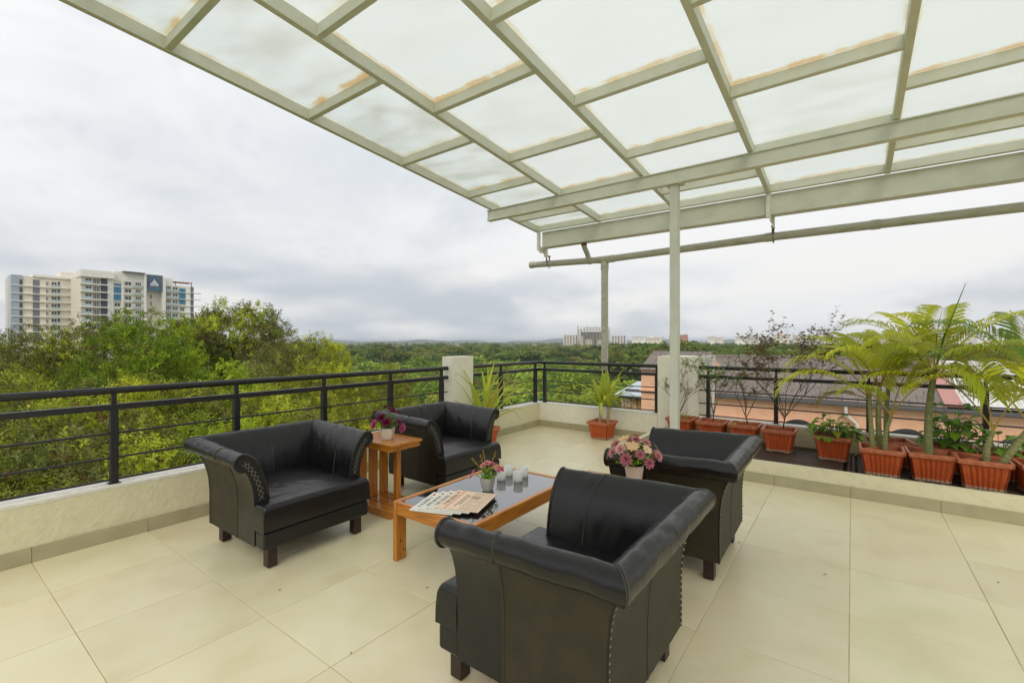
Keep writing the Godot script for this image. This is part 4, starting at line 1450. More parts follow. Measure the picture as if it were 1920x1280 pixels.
func chair_strip(side: int, prof: Array, s0: float, s1: float, segs: int, amp: float, sd: float) -> MB:
	var b := MB.new()
	var rows := []
	for i in segs + 1:
		var s := lerpf(s0, s1, float(i) / segs)
		var row := PackedVector3Array()
		for q in prof:
			var p := chair_point(side, q, s)
			var e := minf(1.0, minf(s, 1.0 - s) * 8.0)
			var w := noise.get_noise_3d(p.x * 9.0 + sd, p.y * 9.0, p.z * 9.0) * 0.7 + noise.get_noise_3d(p.x * 26.0, p.y * 26.0 + sd, p.z * 26.0) * 0.25
			var out := Vector3(side, 0, 0) if side else Vector3(0, 0, -1)
			if q.y > 0.6:
				out = (out * (q.x - 0.068) + Vector3(0, q.y - 0.663, 0)).normalized()
			row.append(p + out * w * amp * e)
		rows.append(row)
	var flip := true
	if side == 1:
		flip = false
	if side == 0:
		flip = false
	b.grid(rows, false, flip)
	return b


func make_armchair(label: String, sd: float, at: Vector3, turn: float) -> Node3D:
	var c := base("armchair", label, "armchair", at, turn, "black leather armchairs round the coffee table")
	var I := chair_inner()
	var O := chair_outer()
	for side in [-1, 1]:
		var arm := obj(chair_strip(side, I, 0.0, 1.0, 30, 0.009, sd + side), "arm", M.leather, c)
		# front face of the arm with its welt and lattice stitching
		var p2 := PackedVector2Array()
		var p3 := []
		for q in I:
			p2.append(q); p3.append(Vector3(side * (0.38 + q.x), q.y, 0.2675))
		for q in O.slice(0, 6):
			p2.append(q); p3.append(Vector3(side * (0.38 + q.x), q.y, 0.2675))
		p2.append(Vector2(0, 0.26)); p3.append(Vector3(side * 0.38, 0.26, 0.2675))
		var f := MB.new()
		f.poly(p3, p2, Vector3(0, 0, 1))
		obj(f, "front_face", M.dark_leather, arm)
		var w := MB.new()
		var welt := []
		for q in I:
			welt.append(Vector3(side * (0.38 + q.x * 0.97 + 0.001), q.y, 0.267))
		w.tube(welt, 0.0085, 8)
		obj(w, "welt", M.leather, arm)
		var st := MB.new()
		var midp := [Vector2(-0.044, 0.415), Vector2(-0.040, 0.45), Vector2(-0.033, 0.487), Vector2(-0.023, 0.523), Vector2(-0.010, 0.557), Vector2(0.006, 0.59), Vector2(0.024, 0.62), Vector2(0.043, 0.645), Vector2(0.064, 0.662)]
		for ph in 2:
			var z := []
			for k in midp.size():
				var a: Vector2 = midp[maxi(k - 1, 0)]
				var e: Vector2 = midp[mini(k + 1, midp.size() - 1)]
				var nn := (e - a).normalized().orthogonal() * (0.0155 if (k + ph) % 2 == 0 else -0.0155)
				var q: Vector2 = midp[k] + nn
				z.append(Vector3(side * (0.38 + q.x), q.y, 0.2685))
			for k in z.size() - 1:
				st.tube([z[k], z[k + 1]], 0.0014, 4, false)
		obj(st, "lattice_stitching", M.lattice, arm)
		obj(chair_strip(side, O, 0.0, 0.36, 6, 0.003, sd + 5 + side), "side_panel", M.leather, c)
		obj(chair_strip(side, O, 0.36, 1.0, 14, 0.004, sd + 9 + side), "side_panel", M.worn_leather, c)
		# seams
		var se := MB.new()
		for t in [0.36]:
			for d in [-0.004, 0.004]:
				var way := []
				for q in I:
					var p := chair_point(side, q, t + d)
					way.append(p + (Vector3(side * (q.x - 0.068), q.y - 0.663, 0).normalized() if q.y > 0.62 else Vector3(-side, 0.3, 0).normalized()) * 0.0015)
				se.tube(way, 0.0012, 4, false)
				way = []
				for q in O:
					way.append(chair_point(side, q, t + d) + Vector3(side * 0.0018, 0, 0))
				se.tube(way, 0.0012, 4, false)
		for d in [-0.005, 0.005]:
			var way := []
			for q in I:
				var p := raised(Vector3(side * (0.38 + q.x), q.y, -0.385 - q.x))
				var o := (Vector3(side * (q.x - 0.068), (q.y - 0.663) * 1.2, -(q.x - 0.068)).normalized() if q.y > 0.62 else Vector3(-side, 0.5, 1).normalized()) * 0.0025
				way.append(p + o + Vector3(d * side, 0, d) * 0.7)
			se.tube(way.slice(6), 0.0013, 4, false)
		obj(se, "seam", M.thread, c)
		var nl := MB.new()
		for k in 17:
			var y := 0.145 + 0.027 * k
			var u := 0.0
			for j in O.size() - 1:
				if y <= O[j].y and y >= O[j + 1].y:
					u = lerpf(O[j + 1].x, O[j].x, (y - O[j + 1].y) / (O[j].y - O[j + 1].y))
			var p := raised(Vector3(side * (0.38 + u - 0.004), y, -0.385 - u))
			nl.lathe(p + Vector3(0, -0.006, 0), [Vector2(0, 0), Vector2(0.005, 0.002), Vector2(0.0062, 0.006), Vector2(0.005, 0.010), Vector2(0, 0.012)], 8)
		var nt := obj(nl, "nail_trim", M.nail, c)
		nt.set_meta("kind", "stuff")
		var ed := MB.new()
		var way2 := []
		for q in O:
			way2.append(raised(Vector3(side * (0.38 + q.x), q.y, -0.385 - q.x)))
		ed.tube(way2, 0.0045, 6)
		obj(ed, "corner_welt", M.dark_leather, c)
	var back := obj(chair_strip(0, I, 0.0, 1.0, 32, 0.009, sd), "backrest", M.leather, c)
	obj(chair_strip(0, O, 0.0, 1.0, 18, 0.004, sd + 3), "back_panel", M.worn_leather, c)
	var bs := MB.new()
	for d in [-0.003, 0.003]:
		var way := []
		for q in I:
			var p := chair_point(0, q, 0.54 + d)
			way.append(p + (Vector3(0, q.y - 0.663, -(q.x - 0.068)).normalized() if q.y > 0.62 else Vector3(0, 0.3, 1).normalized()) * 0.0015)
		bs.tube(way, 0.0011, 4, false)
		way = []
		for q in O:
			way.append(chair_point(0, q, 0.54 + d) + Vector3(0, 0, -0.0018))
		bs.tube(way, 0.0011, 4, false)
	obj(bs, "seam", M.thread, back)
	# T-shaped seat cushion
	var cu := MB.new()
	var rows := []
	var zs := []
	for k in 20:
		zs.append([-0.29 + 0.55 * k / 19.0, 0.0])
	zs.append([0.270, 0.0])
	for k in 5:
		zs.append([0.270 + 0.082 * k / 4.0, 0.0])
	for k in 6:
		var a := PI / 2 * (k + 1) / 6.0
		zs.append([0.352 + 0.034 * sin(a), 0.034 * (1.0 - cos(a))])
	for k in 4:
		zs.append([0.386 + 0.004 * sin(PI * (k + 1) / 4.0), 0.034 + 0.125 * (k + 1) / 4.0])
	for e in zs:
		var z: float = e[0]
		var drop: float = e[1]
		var lim := 0.325 if z < 0.264 else 0.381
		var row := PackedVector3Array()
		var rr := minf(0.026, maxf(0.004, 0.16 - drop))
		row.append(Vector3(-lim, 0.237, z))
		row.append(Vector3(-lim - 0.003, 0.30 if drop < 0.07 else 0.238, z))
		for k in 5:
			var a := PI / 2 * k / 4.0
			row.append(Vector3(-lim + rr * (1 - cos(a)), maxf(0.239, 0.402 - drop - rr + rr * sin(a)), z))
		for k in range(1, 18):
			var x := lerpf(-lim + rr, lim - rr, k / 18.0)
			var y := 0.402 - drop
			if drop < 0.03:
				var crown := 0.024 * (1.0 - pow(x / lim, 2.0)) * clampf((0.385 - z) * 4.0, 0.0, 1.0)
				var r2 := Vector2(x * 1.1, z - 0.02).length()
				var crease := sin(r2 * 95.0 + noise.get_noise_2d(x * 8.0 + sd, z * 8.0) * 5.0) * 0.0045 * exp(-pow((r2 - 0.17) / 0.075, 2.0)) * clampf(0.5 + noise.get_noise_2d(x * 5.0, z * 5.0 + sd * 3.0) * 2.0, 0.0, 1.0)
				y += crown + crease + noise.get_noise_2d(x * 14.0, z * 14.0 + sd) * 0.002
			row.append(Vector3(x, maxf(0.239, y), z))
		for k in 5:
			var a := PI / 2 * (4 - k) / 4.0
			row.append(Vector3(lim - rr * (1 - cos(a)), maxf(0.239, 0.402 - drop - rr + rr * sin(a)), z))
		row.append(Vector3(lim + 0.003, 0.30 if drop < 0.07 else 0.238, z))
		row.append(Vector3(lim, 0.237, z))
		rows.append(row)
	cu.grid(rows, false, false)
	obj(cu, "seat_cushion", M.leather, c)
	var fr := MB.new()
	fr.rbox(Vector3(0, 0.182, 0.323), Vector3(0.754, 0.104, 0.114), 0.014)
	obj(fr, "front_rail", M.leather, c)
	var un := MB.new()
	un.box(Vector3(0, 0.185, -0.058), Vector3(0.755, 0.10, 0.648))
	obj(un, "underside", M.dark_leather, c)
	for q in [[-1, -1], [1, -1], [-1, 1], [1, 1]]:
		var lg := MB.new()
		var x: float = q[0] * 0.308
		var z: float = 0.318 if q[1] > 0 else -0.318
		lg.rbox(Vector3(x, 0.07, z), Vector3(0.06, 0.126, 0.06), 0.003)
		var leg := obj(lg, "leg", M.leg_wood, c)
		var gl := MB.new()
		gl.lathe(Vector3(x, 0.0, z), [Vector2(0, 0), Vector2(0.012, 0), Vector2(0.014, 0.004), Vector2(0.014, 0.008)], 10)
		obj(gl, "glide", M.frost, leg)
	return c


func plank(b: MB, lo: Vector3, hi: Vector3, r := 0.004) -> void:
	b.rbox((lo + hi) / 2, hi - lo, r)


func board(parent: Node, called: String, lo: Vector3, hi: Vector3, grain: int, r := 0.004) -> MeshInstance3D:
	var b := MB.new()
	var c := (lo + hi) / 2
	b.rbox(Vector3.ZERO, hi - lo, r)
	return obj(b, called, M.wood[grain], parent, c)


func make_side_table(label: String, at: Vector3, turn: float) -> void:
	var t := base("side_table", label, "side table", at, turn, "pine side tables between the armchairs")
	# local +x end carries the post, -x end the slatted panel
	for k in 3:
		var z0 := -0.165 + 0.112 * k
		board(t, "top_plank", Vector3(-0.285, 0.568, z0), Vector3(0.285, 0.59, z0 + 0.106), 0, 0.005)
		board(t, "base_plank", Vector3(-0.26, 0.042, z0 + 0.002), Vector3(0.262, 0.062, z0 + 0.102), 0)
		board(t, "panel_board", Vector3(-0.17, 0.063, z0 + 0.012), Vector3(-0.148, 0.526, z0 + 0.096), 1)
	board(t, "apron", Vector3(-0.262, 0.527, 0.138), Vector3(0.262, 0.567, 0.158), 0)
	board(t, "apron", Vector3(-0.262, 0.527, -0.158), Vector3(0.262, 0.567, -0.138), 0)
	board(t, "apron", Vector3(0.24, 0.527, -0.137), Vector3(0.262, 0.567, 0.137), 2)
	board(t, "apron", Vector3(-0.262, 0.527, -0.137), Vector3(-0.24, 0.567, 0.137), 2)
	board(t, "base_frame", Vector3(-0.258, 0.0, 0.135), Vector3(0.26, 0.041, 0.157), 0)
	board(t, "base_frame", Vector3(-0.258, 0.0, -0.157), Vector3(0.26, 0.041, -0.135), 0)
	board(t, "base_frame", Vector3(0.238, 0.0, -0.134), Vector3(0.26, 0.041, 0.134), 2)
	board(t, "post", Vector3(0.075, 0.063, -0.075), Vector3(0.12, 0.526, -0.03), 1)


func build_furniture() -> void:
	make_armchair("black leather armchair nearest the tree side railing, left of the pine side table", 0.0, Vector3(-3.245, 0, -1.712), PI / 2 + 0.01)
	make_armchair("black leather armchair in the far corner, behind the side table with magenta flowers", 3.7, Vector3(-3.205, 0, -3.235), PI / 2 - 0.015)
	make_armchair("black leather armchair nearest the viewer, seen from behind", 7.1, Vector3(-1.003, 0, -1.728), -PI / 2 - 0.005)
	make_armchair("black leather armchair nearest the planters, seen from behind the mixed bouquet", 11.9, Vector3(-1.003, 0, -3.19), -PI / 2 + 0.02)
	make_side_table("pine side table carrying the magenta flowers between two armchairs", Vector3(-3.185, 0, -2.487), 0.0)
	make_side_table("pine side table carrying the mixed bouquet, mostly hidden by the nearest armchair", Vector3(-1.06, 0, -2.47), PI)
	# coffee table
	var t := base("coffee_table", "low pine coffee table with a black glass top", "coffee table", Vector3(-2.025, 0, -2.455))
	for s in [-1.0, 1.0]:
		var rl := MB.new()
		rl.rbox(Vector3.ZERO, Vector3(0.036, 0.088, 1.09), 0.011)
		obj(rl, "side_rail", M.wood[2], t, Vector3(s * 0.327, 0.341, 0))
		for e in [-1.0, 1.0]:
			var lg := board(t, "leg", Vector3(s * 0.327 - 0.0175, 0.0, e * 0.501 - 0.042), Vector3(s * 0.327 + 0.0175, 0.300, e * 0.501 + 0.042), 1, 0.006)
			for k in 2:
				var kn := MB.new()
				kn.lathe(Vector3.ZERO, [Vector2(0.009, 0), Vector2(0.006, 0.0008), Vector2(0, 0.001)], 10)
				var ko := obj(kn, "knot", M.knot, lg, Vector3(0.0172, R(-0.1, 0.1), R(-0.03, 0.03)))
				ko.rotation = Vector3(0, 0, -PI / 2)
				ko.scale = Vector3(1.3, 1, 0.7)
		board(t, "end_rail", Vector3(-0.3085, 0.299, s * 0.525 - 0.016), Vector3(0.3085, 0.383, s * 0.525 + 0.016), 0, 0.008)
	var gl := MB.new()
	gl.rbox(Vector3(0, 0.373, 0), Vector3(0.615, 0.008, 1.016), 0.0015)
	obj(gl, "glass_top", M.black_glass, t)


func print_texture(seed_: int, paper: Color, red: bool) -> ImageTexture:
	var r := RandomNumberGenerator.new()
	r.seed = seed_
	var w := 340
	var h := 280
	var im := Image.create(w, h, false, Image.FORMAT_RGBA8)
	im.fill(paper)
	var ink := Color(0.16, 0.15, 0.15)
	# masthead: large letters
	var x := 70
	while x < w - 90:
		var lw := r.randi_range(10, 20)
		for k in 3:
			var bx := x + r.randi_range(0, lw - 4)
			im.fill_rect(Rect2i(bx, 16 + r.randi_range(0, 4), 3, 26), ink)
			im.fill_rect(Rect2i(x, 16 + r.randi_range(0, 22), lw - 3, 3), ink)
		x += lw + (4 if r.randf() < 0.85 else 12)
	im.fill_rect(Rect2i(w - 62, 18, 30, 14), Color(0.70, 0.22, 0.18))
	im.fill_rect(Rect2i(14, 50, w - 28, 1), Color(0.45, 0.42, 0.42))
	if red:
		im.fill_rect(Rect2i(6, 56, w - 12, 5), Color(0.78, 0.20, 0.16))
	# two headline lines and columns of small print
	for l in 2:
		x = 60 + 30 * l
		while x < w - 70 - 20 * l:
			var ww := r.randi_range(12, 30)
			im.fill_rect(Rect2i(x, 98 + l * 18, ww, 8), Color(0.32, 0.28, 0.26))
			x += ww + 5
	for colu in 5:
		for l in 16:
			var y := 142 + l * 8
			if colu == 3 and l < 8:
				continue
			var x0 := 14 + colu * 64
			var x1 := x0 + 56 - (r.randi_range(0, 24) if r.randf() < 0.2 else 0)
			var xx := x0
			while xx < x1:
				var ww := r.randi_range(3, 9)
				im.fill_rect(Rect2i(xx, y, mini(ww, x1 - xx), 3), paper.lerp(ink, r.randf_range(0.35, 0.6)))
				xx += ww + 2
	im.fill_rect(Rect2i(206, 142, 56, 60), paper.lerp(Color(0.4, 0.33, 0.28), 0.45))
	return ImageTexture.create_from_image(im)


func make_flower(parent: Node, at: Vector3, dir: Vector3, r: float, mats: Array, petals: int, layers: int, called := "blossom") -> void:
	var b := MB.new()
	var up := dir.normalized()
	var sx := up.cross(Vector3(0.3, 0.2, 1.0)).normalized()
	var sz := up.cross(sx)
	for l in layers:
		var tilt := lerpf(0.25, 1.25, float(l) / maxf(1.0, layers - 1)) if layers > 1 else 0.3
		var rr := r * lerpf(1.0, 0.5, float(l) / maxf(1.0, layers))
		for k in petals:
			var a := TAU * (k + 0.5 * (l % 2)) / petals + R(-0.12, 0.12)
			var o := sx * cos(a) + sz * sin(a)
			var s := sx * -sin(a) + sz * cos(a)
			var d := (o * cos(tilt) + up * sin(tilt)).normalized()
			var wd := rr * 3.2 / petals * 0.75
			var p0 := at + o * r * 0.06
			var p1 := p0 + d * rr * 0.55
			var p2 := p0 + d * rr - up * rr * 0.12
			b.flat(p0, p1 - s * wd, p2)
			b.flat(p0, p2, p1 + s * wd)
	obj(b, called, mats[rng.randi() % mats.size()], parent)


func build_table_things() -> void:
	# newspapers, fanned out
	var cream := Color(0.87, 0.86, 0.82)
	var pk := Color(0.90, 0.80, 0.70)
	var defs := [
		[Vector3(-2.075, 0.3865, -2.062), 0.35, cream, false, "white newspaper at the bottom of the fanned stack on the coffee table"],
		[Vector3(-2.035, 0.3895, -2.098), 0.335, cream, false, "white newspaper second from the bottom of the fanned stack"],
		[Vector3(-1.997, 0.3925, -2.132), 0.325, Color(0.86, 0.85, 0.81), true, "white newspaper just under the salmon pink one"],
		[Vector3(-1.957, 0.3955, -2.167), 0.33, pk, true, "salmon pink newspaper on top of the fanned stack"],
	]
	for k in 4:
		var d: Array = defs[k]
		var n := base("newspaper", d[4], "newspaper", d[0], d[1], "newspapers fanned on the coffee table")
		var m := mat(Color.WHITE, 0.85)
		m.albedo_texture = print_texture(20 + k, d[2], d[3])
		var b := MB.new()
		var rows := []
		for i in 9:
			var row := PackedVector3Array()
			for j in 9:
				var x := lerpf(-0.14, 0.14, i / 8.0)
				var z := lerpf(0.17, -0.17, j / 8.0)
				row.append(Vector3(x, 0.0028 + 0.0012 * noise.get_noise_2d(x * 9 + k * 7, z * 9) + 0.002 * pow(absf(x) / 0.14, 6.0) * (0.4 if x > 0 else 1.0), z))
			rows.append(row)
		b.grid(rows, false, true)
		obj(b, "front_page", m, n)
		var e := MB.new()
		e.box(Vector3(0, 0.0005, 0), Vector3(0.278, 0.0024, 0.338))
		obj(e, "inner_pages", mat(d[2], 0.9), n)
	# frosted candle cups
	var cups := [[Vector3(-2.099, 0.3772, -2.699), "white frosted candle cup nearest the pink flower pot"], [Vector3(-2.124, 0.3772, -2.823), "white frosted candle cup by the far left rail of the coffee table"], [Vector3(-1.976, 0.3772, -2.743), "white frosted candle cup standing in front of the other three on the right"], [Vector3(-2.008, 0.3772, -2.864), "white frosted candle cup farthest back on the coffee table"]]
	for q in cups:
		var c := base("candle_cup", q[1], "candle", q[0], R(0, 3), "candle cups on the coffee table")
		var b := MB.new()
		b.lathe(Vector3.ZERO, [Vector2(0, 0), Vector2(0.030, 0), Vector2(0.0325, 0.003), Vector2(0.0345, 0.070), Vector2(0.0345, 0.0735), Vector2(0.0325, 0.0745), Vector2(0.0322, 0.0735), Vector2(0.0305, 0.022)], 28)
		obj(b, "cup", M.frost, c)
		b = MB.new()
		b.lathe(Vector3.ZERO, [Vector2(0.0304, 0.022), Vector2(0.0, 0.023)], 24)
		obj(b, "wax", mat(lin(0.80, 0.80, 0.76), 0.5), c)
		b = MB.new()
		b.tube([Vector3(0, 0.022, 0), Vector3(0.001, 0.031, 0)], 0.0008, 5)
		obj(b, "wick", mat(lin(0.05, 0.05, 0.05), 0.9), c)
	bouquet_small()
	bouquet_magenta()
	bouquet_mixed()


func square_vase(parent: Node, w0: float, w1: float, h: float, m: Material) -> void:
	var b := MB.new()
	var rows := []
	for e in [[w0 * 0.9, 0.0], [w0, 0.006], [lerpf(w0, w1, 0.75), h * 0.6], [w1, h - 0.004], [w1 * 0.985, h], [w1 * 0.92, h - 0.002], [w1 * 0.88, h * 0.8]]:
		var row := PackedVector3Array()
		for k in 24:
			var a := TAU * k / 24 + PI / 4
			var d := Vector2(cos(a), sin(a))
			var q := d * (1.0 / pow(pow(absf(d.x), 7.0) + pow(absf(d.y), 7.0), 1.0 / 7.0))
			row.append(Vector3(q.x * e[0] * 0.5, e[1], q.y * e[0] * 0.5))
		rows.append(row)
	b.grid(rows, true, true)
	var o := obj(b, "vase", m, parent)
	var s := MB.new()
	s.box(Vector3(0, h * 0.82, 0), Vector3(w1 * 0.86, 0.004, w1 * 0.86))
	obj(s, "moss", M.dull_leaf[2], o)
	s = MB.new()
	s.box(Vector3(0, 0.002, 0), Vector3(w0 * 0.86, 0.003, w0 * 0.86))
	obj(s, "vase_foot", m, o)


func sprig_leaves(b: MB, o: Vector3, d: Vector3, ln: float, count: int, leaf: float) -> void:
	var side := d.cross(Vector3(0.2, 0.4, 0.9)).normalized()
	for k in count:
		var p := o + d * ln * (k + 1.0) / count
		var a := R(0, TAU)
		var s := (side * cos(a) + d.cross(side) * sin(a) + d * 0.4).normalized()
		var w := s.cross(d).normalized() * leaf * 0.3
		var tip := p + s * leaf
		b.flat(p, p + s * leaf * 0.5 + w, tip)
		b.flat(p, tip, p + s * leaf * 0.5 - w)


func foliage_ball(parent: Node, o: Vector3, n: int, spread: float, rise: float, leaf: float, m: Material, called := "foliage") -> void:
	var b := MB.new()
	for k in n:
		var a := R(0, TAU)
		var el := R(0.2, 1.4)
		var d := Vector3(cos(a) * cos(el) * spread, sin(el) * rise, sin(a) * cos(el) * spread)
		sprig_leaves(b, o, d.normalized(), d.length(), 6, leaf)
		b.tube([o, o + d], 0.0008, 3, false)
	var f := obj(b, called, m, parent)
	f.set_meta("kind", "stuff")


func bouquet_small() -> void:
	var p := base("flower_pot", "small silver grey pot of pink roses with yellow sprigs on the coffee table", "flower pot", Vector3(-2.028, 0.3772, -2.456), 0.25)
	square_vase(p, 0.062, 0.09, 0.088, M.grey_pot)
	foliage_ball(p, Vector3(0, 0.075, 0), 26, 0.075, 0.10, 0.022, M.leaf[1])
	foliage_ball(p, Vector3(0, 0.075, 0), 14, 0.065, 0.11, 0.02, M.leaf[3])
	var pinks := [leafmat(lin(0.62, 0.10, 0.20), 0.3), leafmat(lin(0.66, 0.17, 0.26), 0.3), leafmat(lin(0.70, 0.30, 0.33), 0.3)]
	for q in [[0.0, 0.185, 0.01, 0.034], [-0.02, 0.172, 0.03, 0.028], [0.03, 0.178, -0.01, 0.028], [0.075, 0.142, 0.0, 0.028], [0.095, 0.145, -0.02, 0.024], [-0.10, 0.095, 0.055, 0.026], [-0.085, 0.13, 0.05, 0.016], [0.05, 0.165, -0.04, 0.02], [-0.045, 0.135, 0.04, 0.012]]:
		make_flower(p, Vector3(q[0], q[1], q[2]), Vector3(q[0], 0.12, q[2] + 0.02), q[3], pinks, 6, 3)
	var yl := leafmat(lin(0.50, 0.34, 0.04), 0.4)
	for q in [Vector3(-0.10, 0.22, 0.05), Vector3(-0.03, 0.275, 0.015), Vector3(0.045, 0.255, -0.03), Vector3(-0.06, 0.235, 0.0)]:
		var b := MB.new()
		var o := Vector3(0, 0.08, 0)
		b.tube([o, o.lerp(q, 0.5) + Vector3(0, 0.01, 0), q], 0.001, 4)
		for k in 12:
			var c := o.lerp(q, 0.5 + 0.045 * k) + Vector3(R(-0.006, 0.006), R(-0.003, 0.006), R(-0.006, 0.006))
			b.lathe(c, [Vector2(0, -0.004), Vector2(0.0035, 0), Vector2(0, 0.005)], 6)
		obj(b, "sprig", yl, p)


func bouquet_magenta() -> void:
	var p := base("flower_pot", "white square vase of magenta carnations on the pine side table", "flower pot", Vector3(-3.118, 0.591, -2.462), 0.6)
	square_vase(p, 0.082, 0.112, 0.095, M.ceramic)
	foliage_ball(p, Vector3(0, 0.085, 0), 34, 0.10, 0.13, 0.024, M.leaf[0])
	foliage_ball(p, Vector3(0, 0.085, 0), 16, 0.09, 0.10, 0.026, M.dull_leaf[0])
	var mg := [leafmat(lin(0.22, 0.012, 0.085), 0.25), leafmat(lin(0.27, 0.018, 0.11), 0.25), leafmat(lin(0.16, 0.008, 0.05), 0.25)]
	var pk := [leafmat(lin(0.55, 0.10, 0.28), 0.3), leafmat(lin(0.62, 0.16, 0.36), 0.3)]
	for q in [[-0.015, 0.262, 0.0, 0.038], [0.04, 0.245, -0.015, 0.034], [-0.095, 0.222, 0.03, 0.036], [-0.03, 0.188, 0.07, 0.046], [0.015, 0.155, 0.08, 0.044], [0.085, 0.21, -0.03, 0.034], [-0.12, 0.155, 0.045, 0.032], [0.10, 0.145, 0.02, 0.028], [0.02, 0.22, -0.07, 0.035]]:
		make_flower(p, Vector3(q[0], q[1], q[2]), Vector3(q[0] * 1.5, 0.12, q[2] * 1.5), q[3], mg, 9, 4)
	for q in [[-0.085, 0.135, 0.075, 0.046], [-0.105, 0.115, 0.05, 0.038], [0.135, 0.105, 0.03, 0.038], [0.125, 0.085, 0.045, 0.03]]:
		make_flower(p, Vector3(q[0], q[1], q[2]), Vector3(q[0] * 1.5, 0.06, q[2] * 1.5), q[3], pk, 8, 4)


func bouquet_mixed() -> void:
	var p := base("flower_pot", "white round pot with a dusky pink and cream bouquet behind the nearest armchair", "flower pot", Vector3(-1.02, 0.591, -2.575), -0.6)
	var b := MB.new()
	b.lathe(Vector3.ZERO, [Vector2(0, 0), Vector2(0.042, 0), Vector2(0.055, 0.09), Vector2(0.0555, 0.096), Vector2(0.051, 0.096), Vector2(0.049, 0.08)], 24)
	var v := obj(b, "vase", M.ceramic, p)
	b = MB.new()
	b.lathe(Vector3.ZERO, [Vector2(0.049, 0.08), Vector2(0, 0.084)], 20)
	obj(b, "moss", M.dull_leaf[2], v)
	foliage_ball(p, Vector3(0, 0.085, 0), 46, 0.115, 0.14, 0.028, M.leaf[2])
	foliage_ball(p, Vector3(0, 0.085, 0), 18, 0.11, 0.12, 0.03, M.dull_leaf[0])
	foliage_ball(p, Vector3(0.05, 0.12, 0.0), 8, 0.12, 0.08, 0.016, M.leaf[1])
	var dp := [leafmat(lin(0.60, 0.28, 0.30), 0.3), leafmat(lin(0.64, 0.36, 0.35), 0.3), leafmat(lin(0.46, 0.15, 0.20), 0.3)]
	var cr := [leafmat(lin(0.64, 0.42, 0.22), 0.3), leafmat(lin(0.66, 0.47, 0.30), 0.3)]
	for k in 22:
		var a := TAU * k * 0.381966
		var el := asin(clampf(0.05 + 0.95 * (k + 0.5) / 22.0, 0.0, 1.0))
		var d := Vector3(cos(a) * cos(el), sin(el), sin(a) * cos(el))
		var at := Vector3(0, 0.13, 0) + Vector3(d.x * 0.135, d.y * 0.125, d.z * 0.135) * R(0.9, 1.08)
		make_flower(p, at, d + Vector3(0, 0.15, 0), R(0.032, 0.044), cr if k % 3 == 1 else dp, 8 if k % 3 == 1 else 10, 1 if k % 3 == 1 else 3)


# ---------------------------------------------------------------- potted plants
func pot_mesh(lo: float, hi: float, part: int) -> ArrayMesh:
	# part 0: ribbed body, 1: rim, 2: lime-crusted foot
	var b := MB.new()
	var rows := []
	var prof := []
	if part == 0:
		prof = [[0.013, 0.119, 0.009], [0.03, 0.1205, 0.009], [0.192, 0.145, 0.009], [0.205, 0.151, 0.003], [0.212, 0.156, 0.0]]
	elif part == 1:
		prof = [[0.212, 0.155, 0.0], [0.214, 0.166, 0.0], [0.217, 0.169, 0.0], [0.250, 0.1725, 0.0], [0.255, 0.170, 0.0], [0.254, 0.152, 0.0], [0.247, 0.148, 0.0], [0.200, 0.144, 0.0]]
	else:
		prof = [[0.004, 0.114, 0.008], [0.006, 0.1195, 0.0095], [0.030, 0.1222, 0.0097], [0.033, 0.120, 0.009]]
	var per := 4 * 40
	for e in prof:
		var row := PackedVector3Array()
		for k in per:
			var side := k / 40
			var t := (k % 40) / 40.0
			var q := Vector2(lerpf(-1, 1, t), 1.0)
			var rib := cos(t * TAU * 8.0) if t > 0.08 and t < 0.92 else 0.6
			var y: float = e[0]
			if part == 2 and y > 0.028:
				y += 0.006 * noise.get_noise_1d(k * 3.7) - 0.003
			var w: float = e[1] + e[2] * rib
			var p := Vector2(q.x * e[1], w)
			# soften the corner
			var cut: float = maxf(0.0, absf(q.x) - 0.93) * e[1] * 0.5
			p.y -= cut
			p = p.rotated(side * PI / 2)
			row.append(Vector3(p.x, y, p.y))
		rows.append(row)
	b.grid(rows, true, false)
	return b.mesh()


var pot_parts := []


func make_pot(called: String, label: String, at: Vector3, turn := 0.0, pale := false) -> Node3D:
	if pot_parts.is_empty():
		pot_parts = [pot_mesh(0, 0, 0), pot_mesh(0, 0, 1), pot_mesh(0, 0, 2)]
		var s := MB.new()
		var rows := []
		for i in 9:
			var row := PackedVector3Array()
			for j in 9:
				var x := lerpf(-0.146, 0.146, i / 8.0)
				var z := lerpf(-0.146, 0.146, j / 8.0)
				row.append(Vector3(x, 0.212 + 0.010 * noise.get_noise_2d(x * 21, z * 21), z))
			rows.append(row)
		s.grid(rows, false, true)
		pot_parts.append(s.mesh())
		var f := MB.new()
		f.box(Vector3.ZERO, Vector3(0.05, 0.008, 0.03))
		pot_parts.append(f.mesh())
	var p := base(called, label, "potted plant", at, turn, "potted plants on the terrace")
	var body := put(pot_parts[0], "pot", M.pot, p)
	put(pot_parts[1], "rim", M.pot_pale if pale else M.pot_pale, body)
	put(pot_parts[2], "lime_crust", M.lime, body)
	var bt := MB.new()
	bt.box(Vector3(0, 0.008, 0), Vector3(0.22, 0.006, 0.22))
	obj(bt, "pot_base", M.pot, body)
	for q in [[-0.08, 0.1], [0.08, 0.1], [-0.08, -0.1], [0.08, -0.1]]:
		put(pot_parts[4], "pot_foot", M.lime, body, Vector3(q[0], 0.004, q[1]))
	put(pot_parts[3], "soil", M.soil, p)
	return p


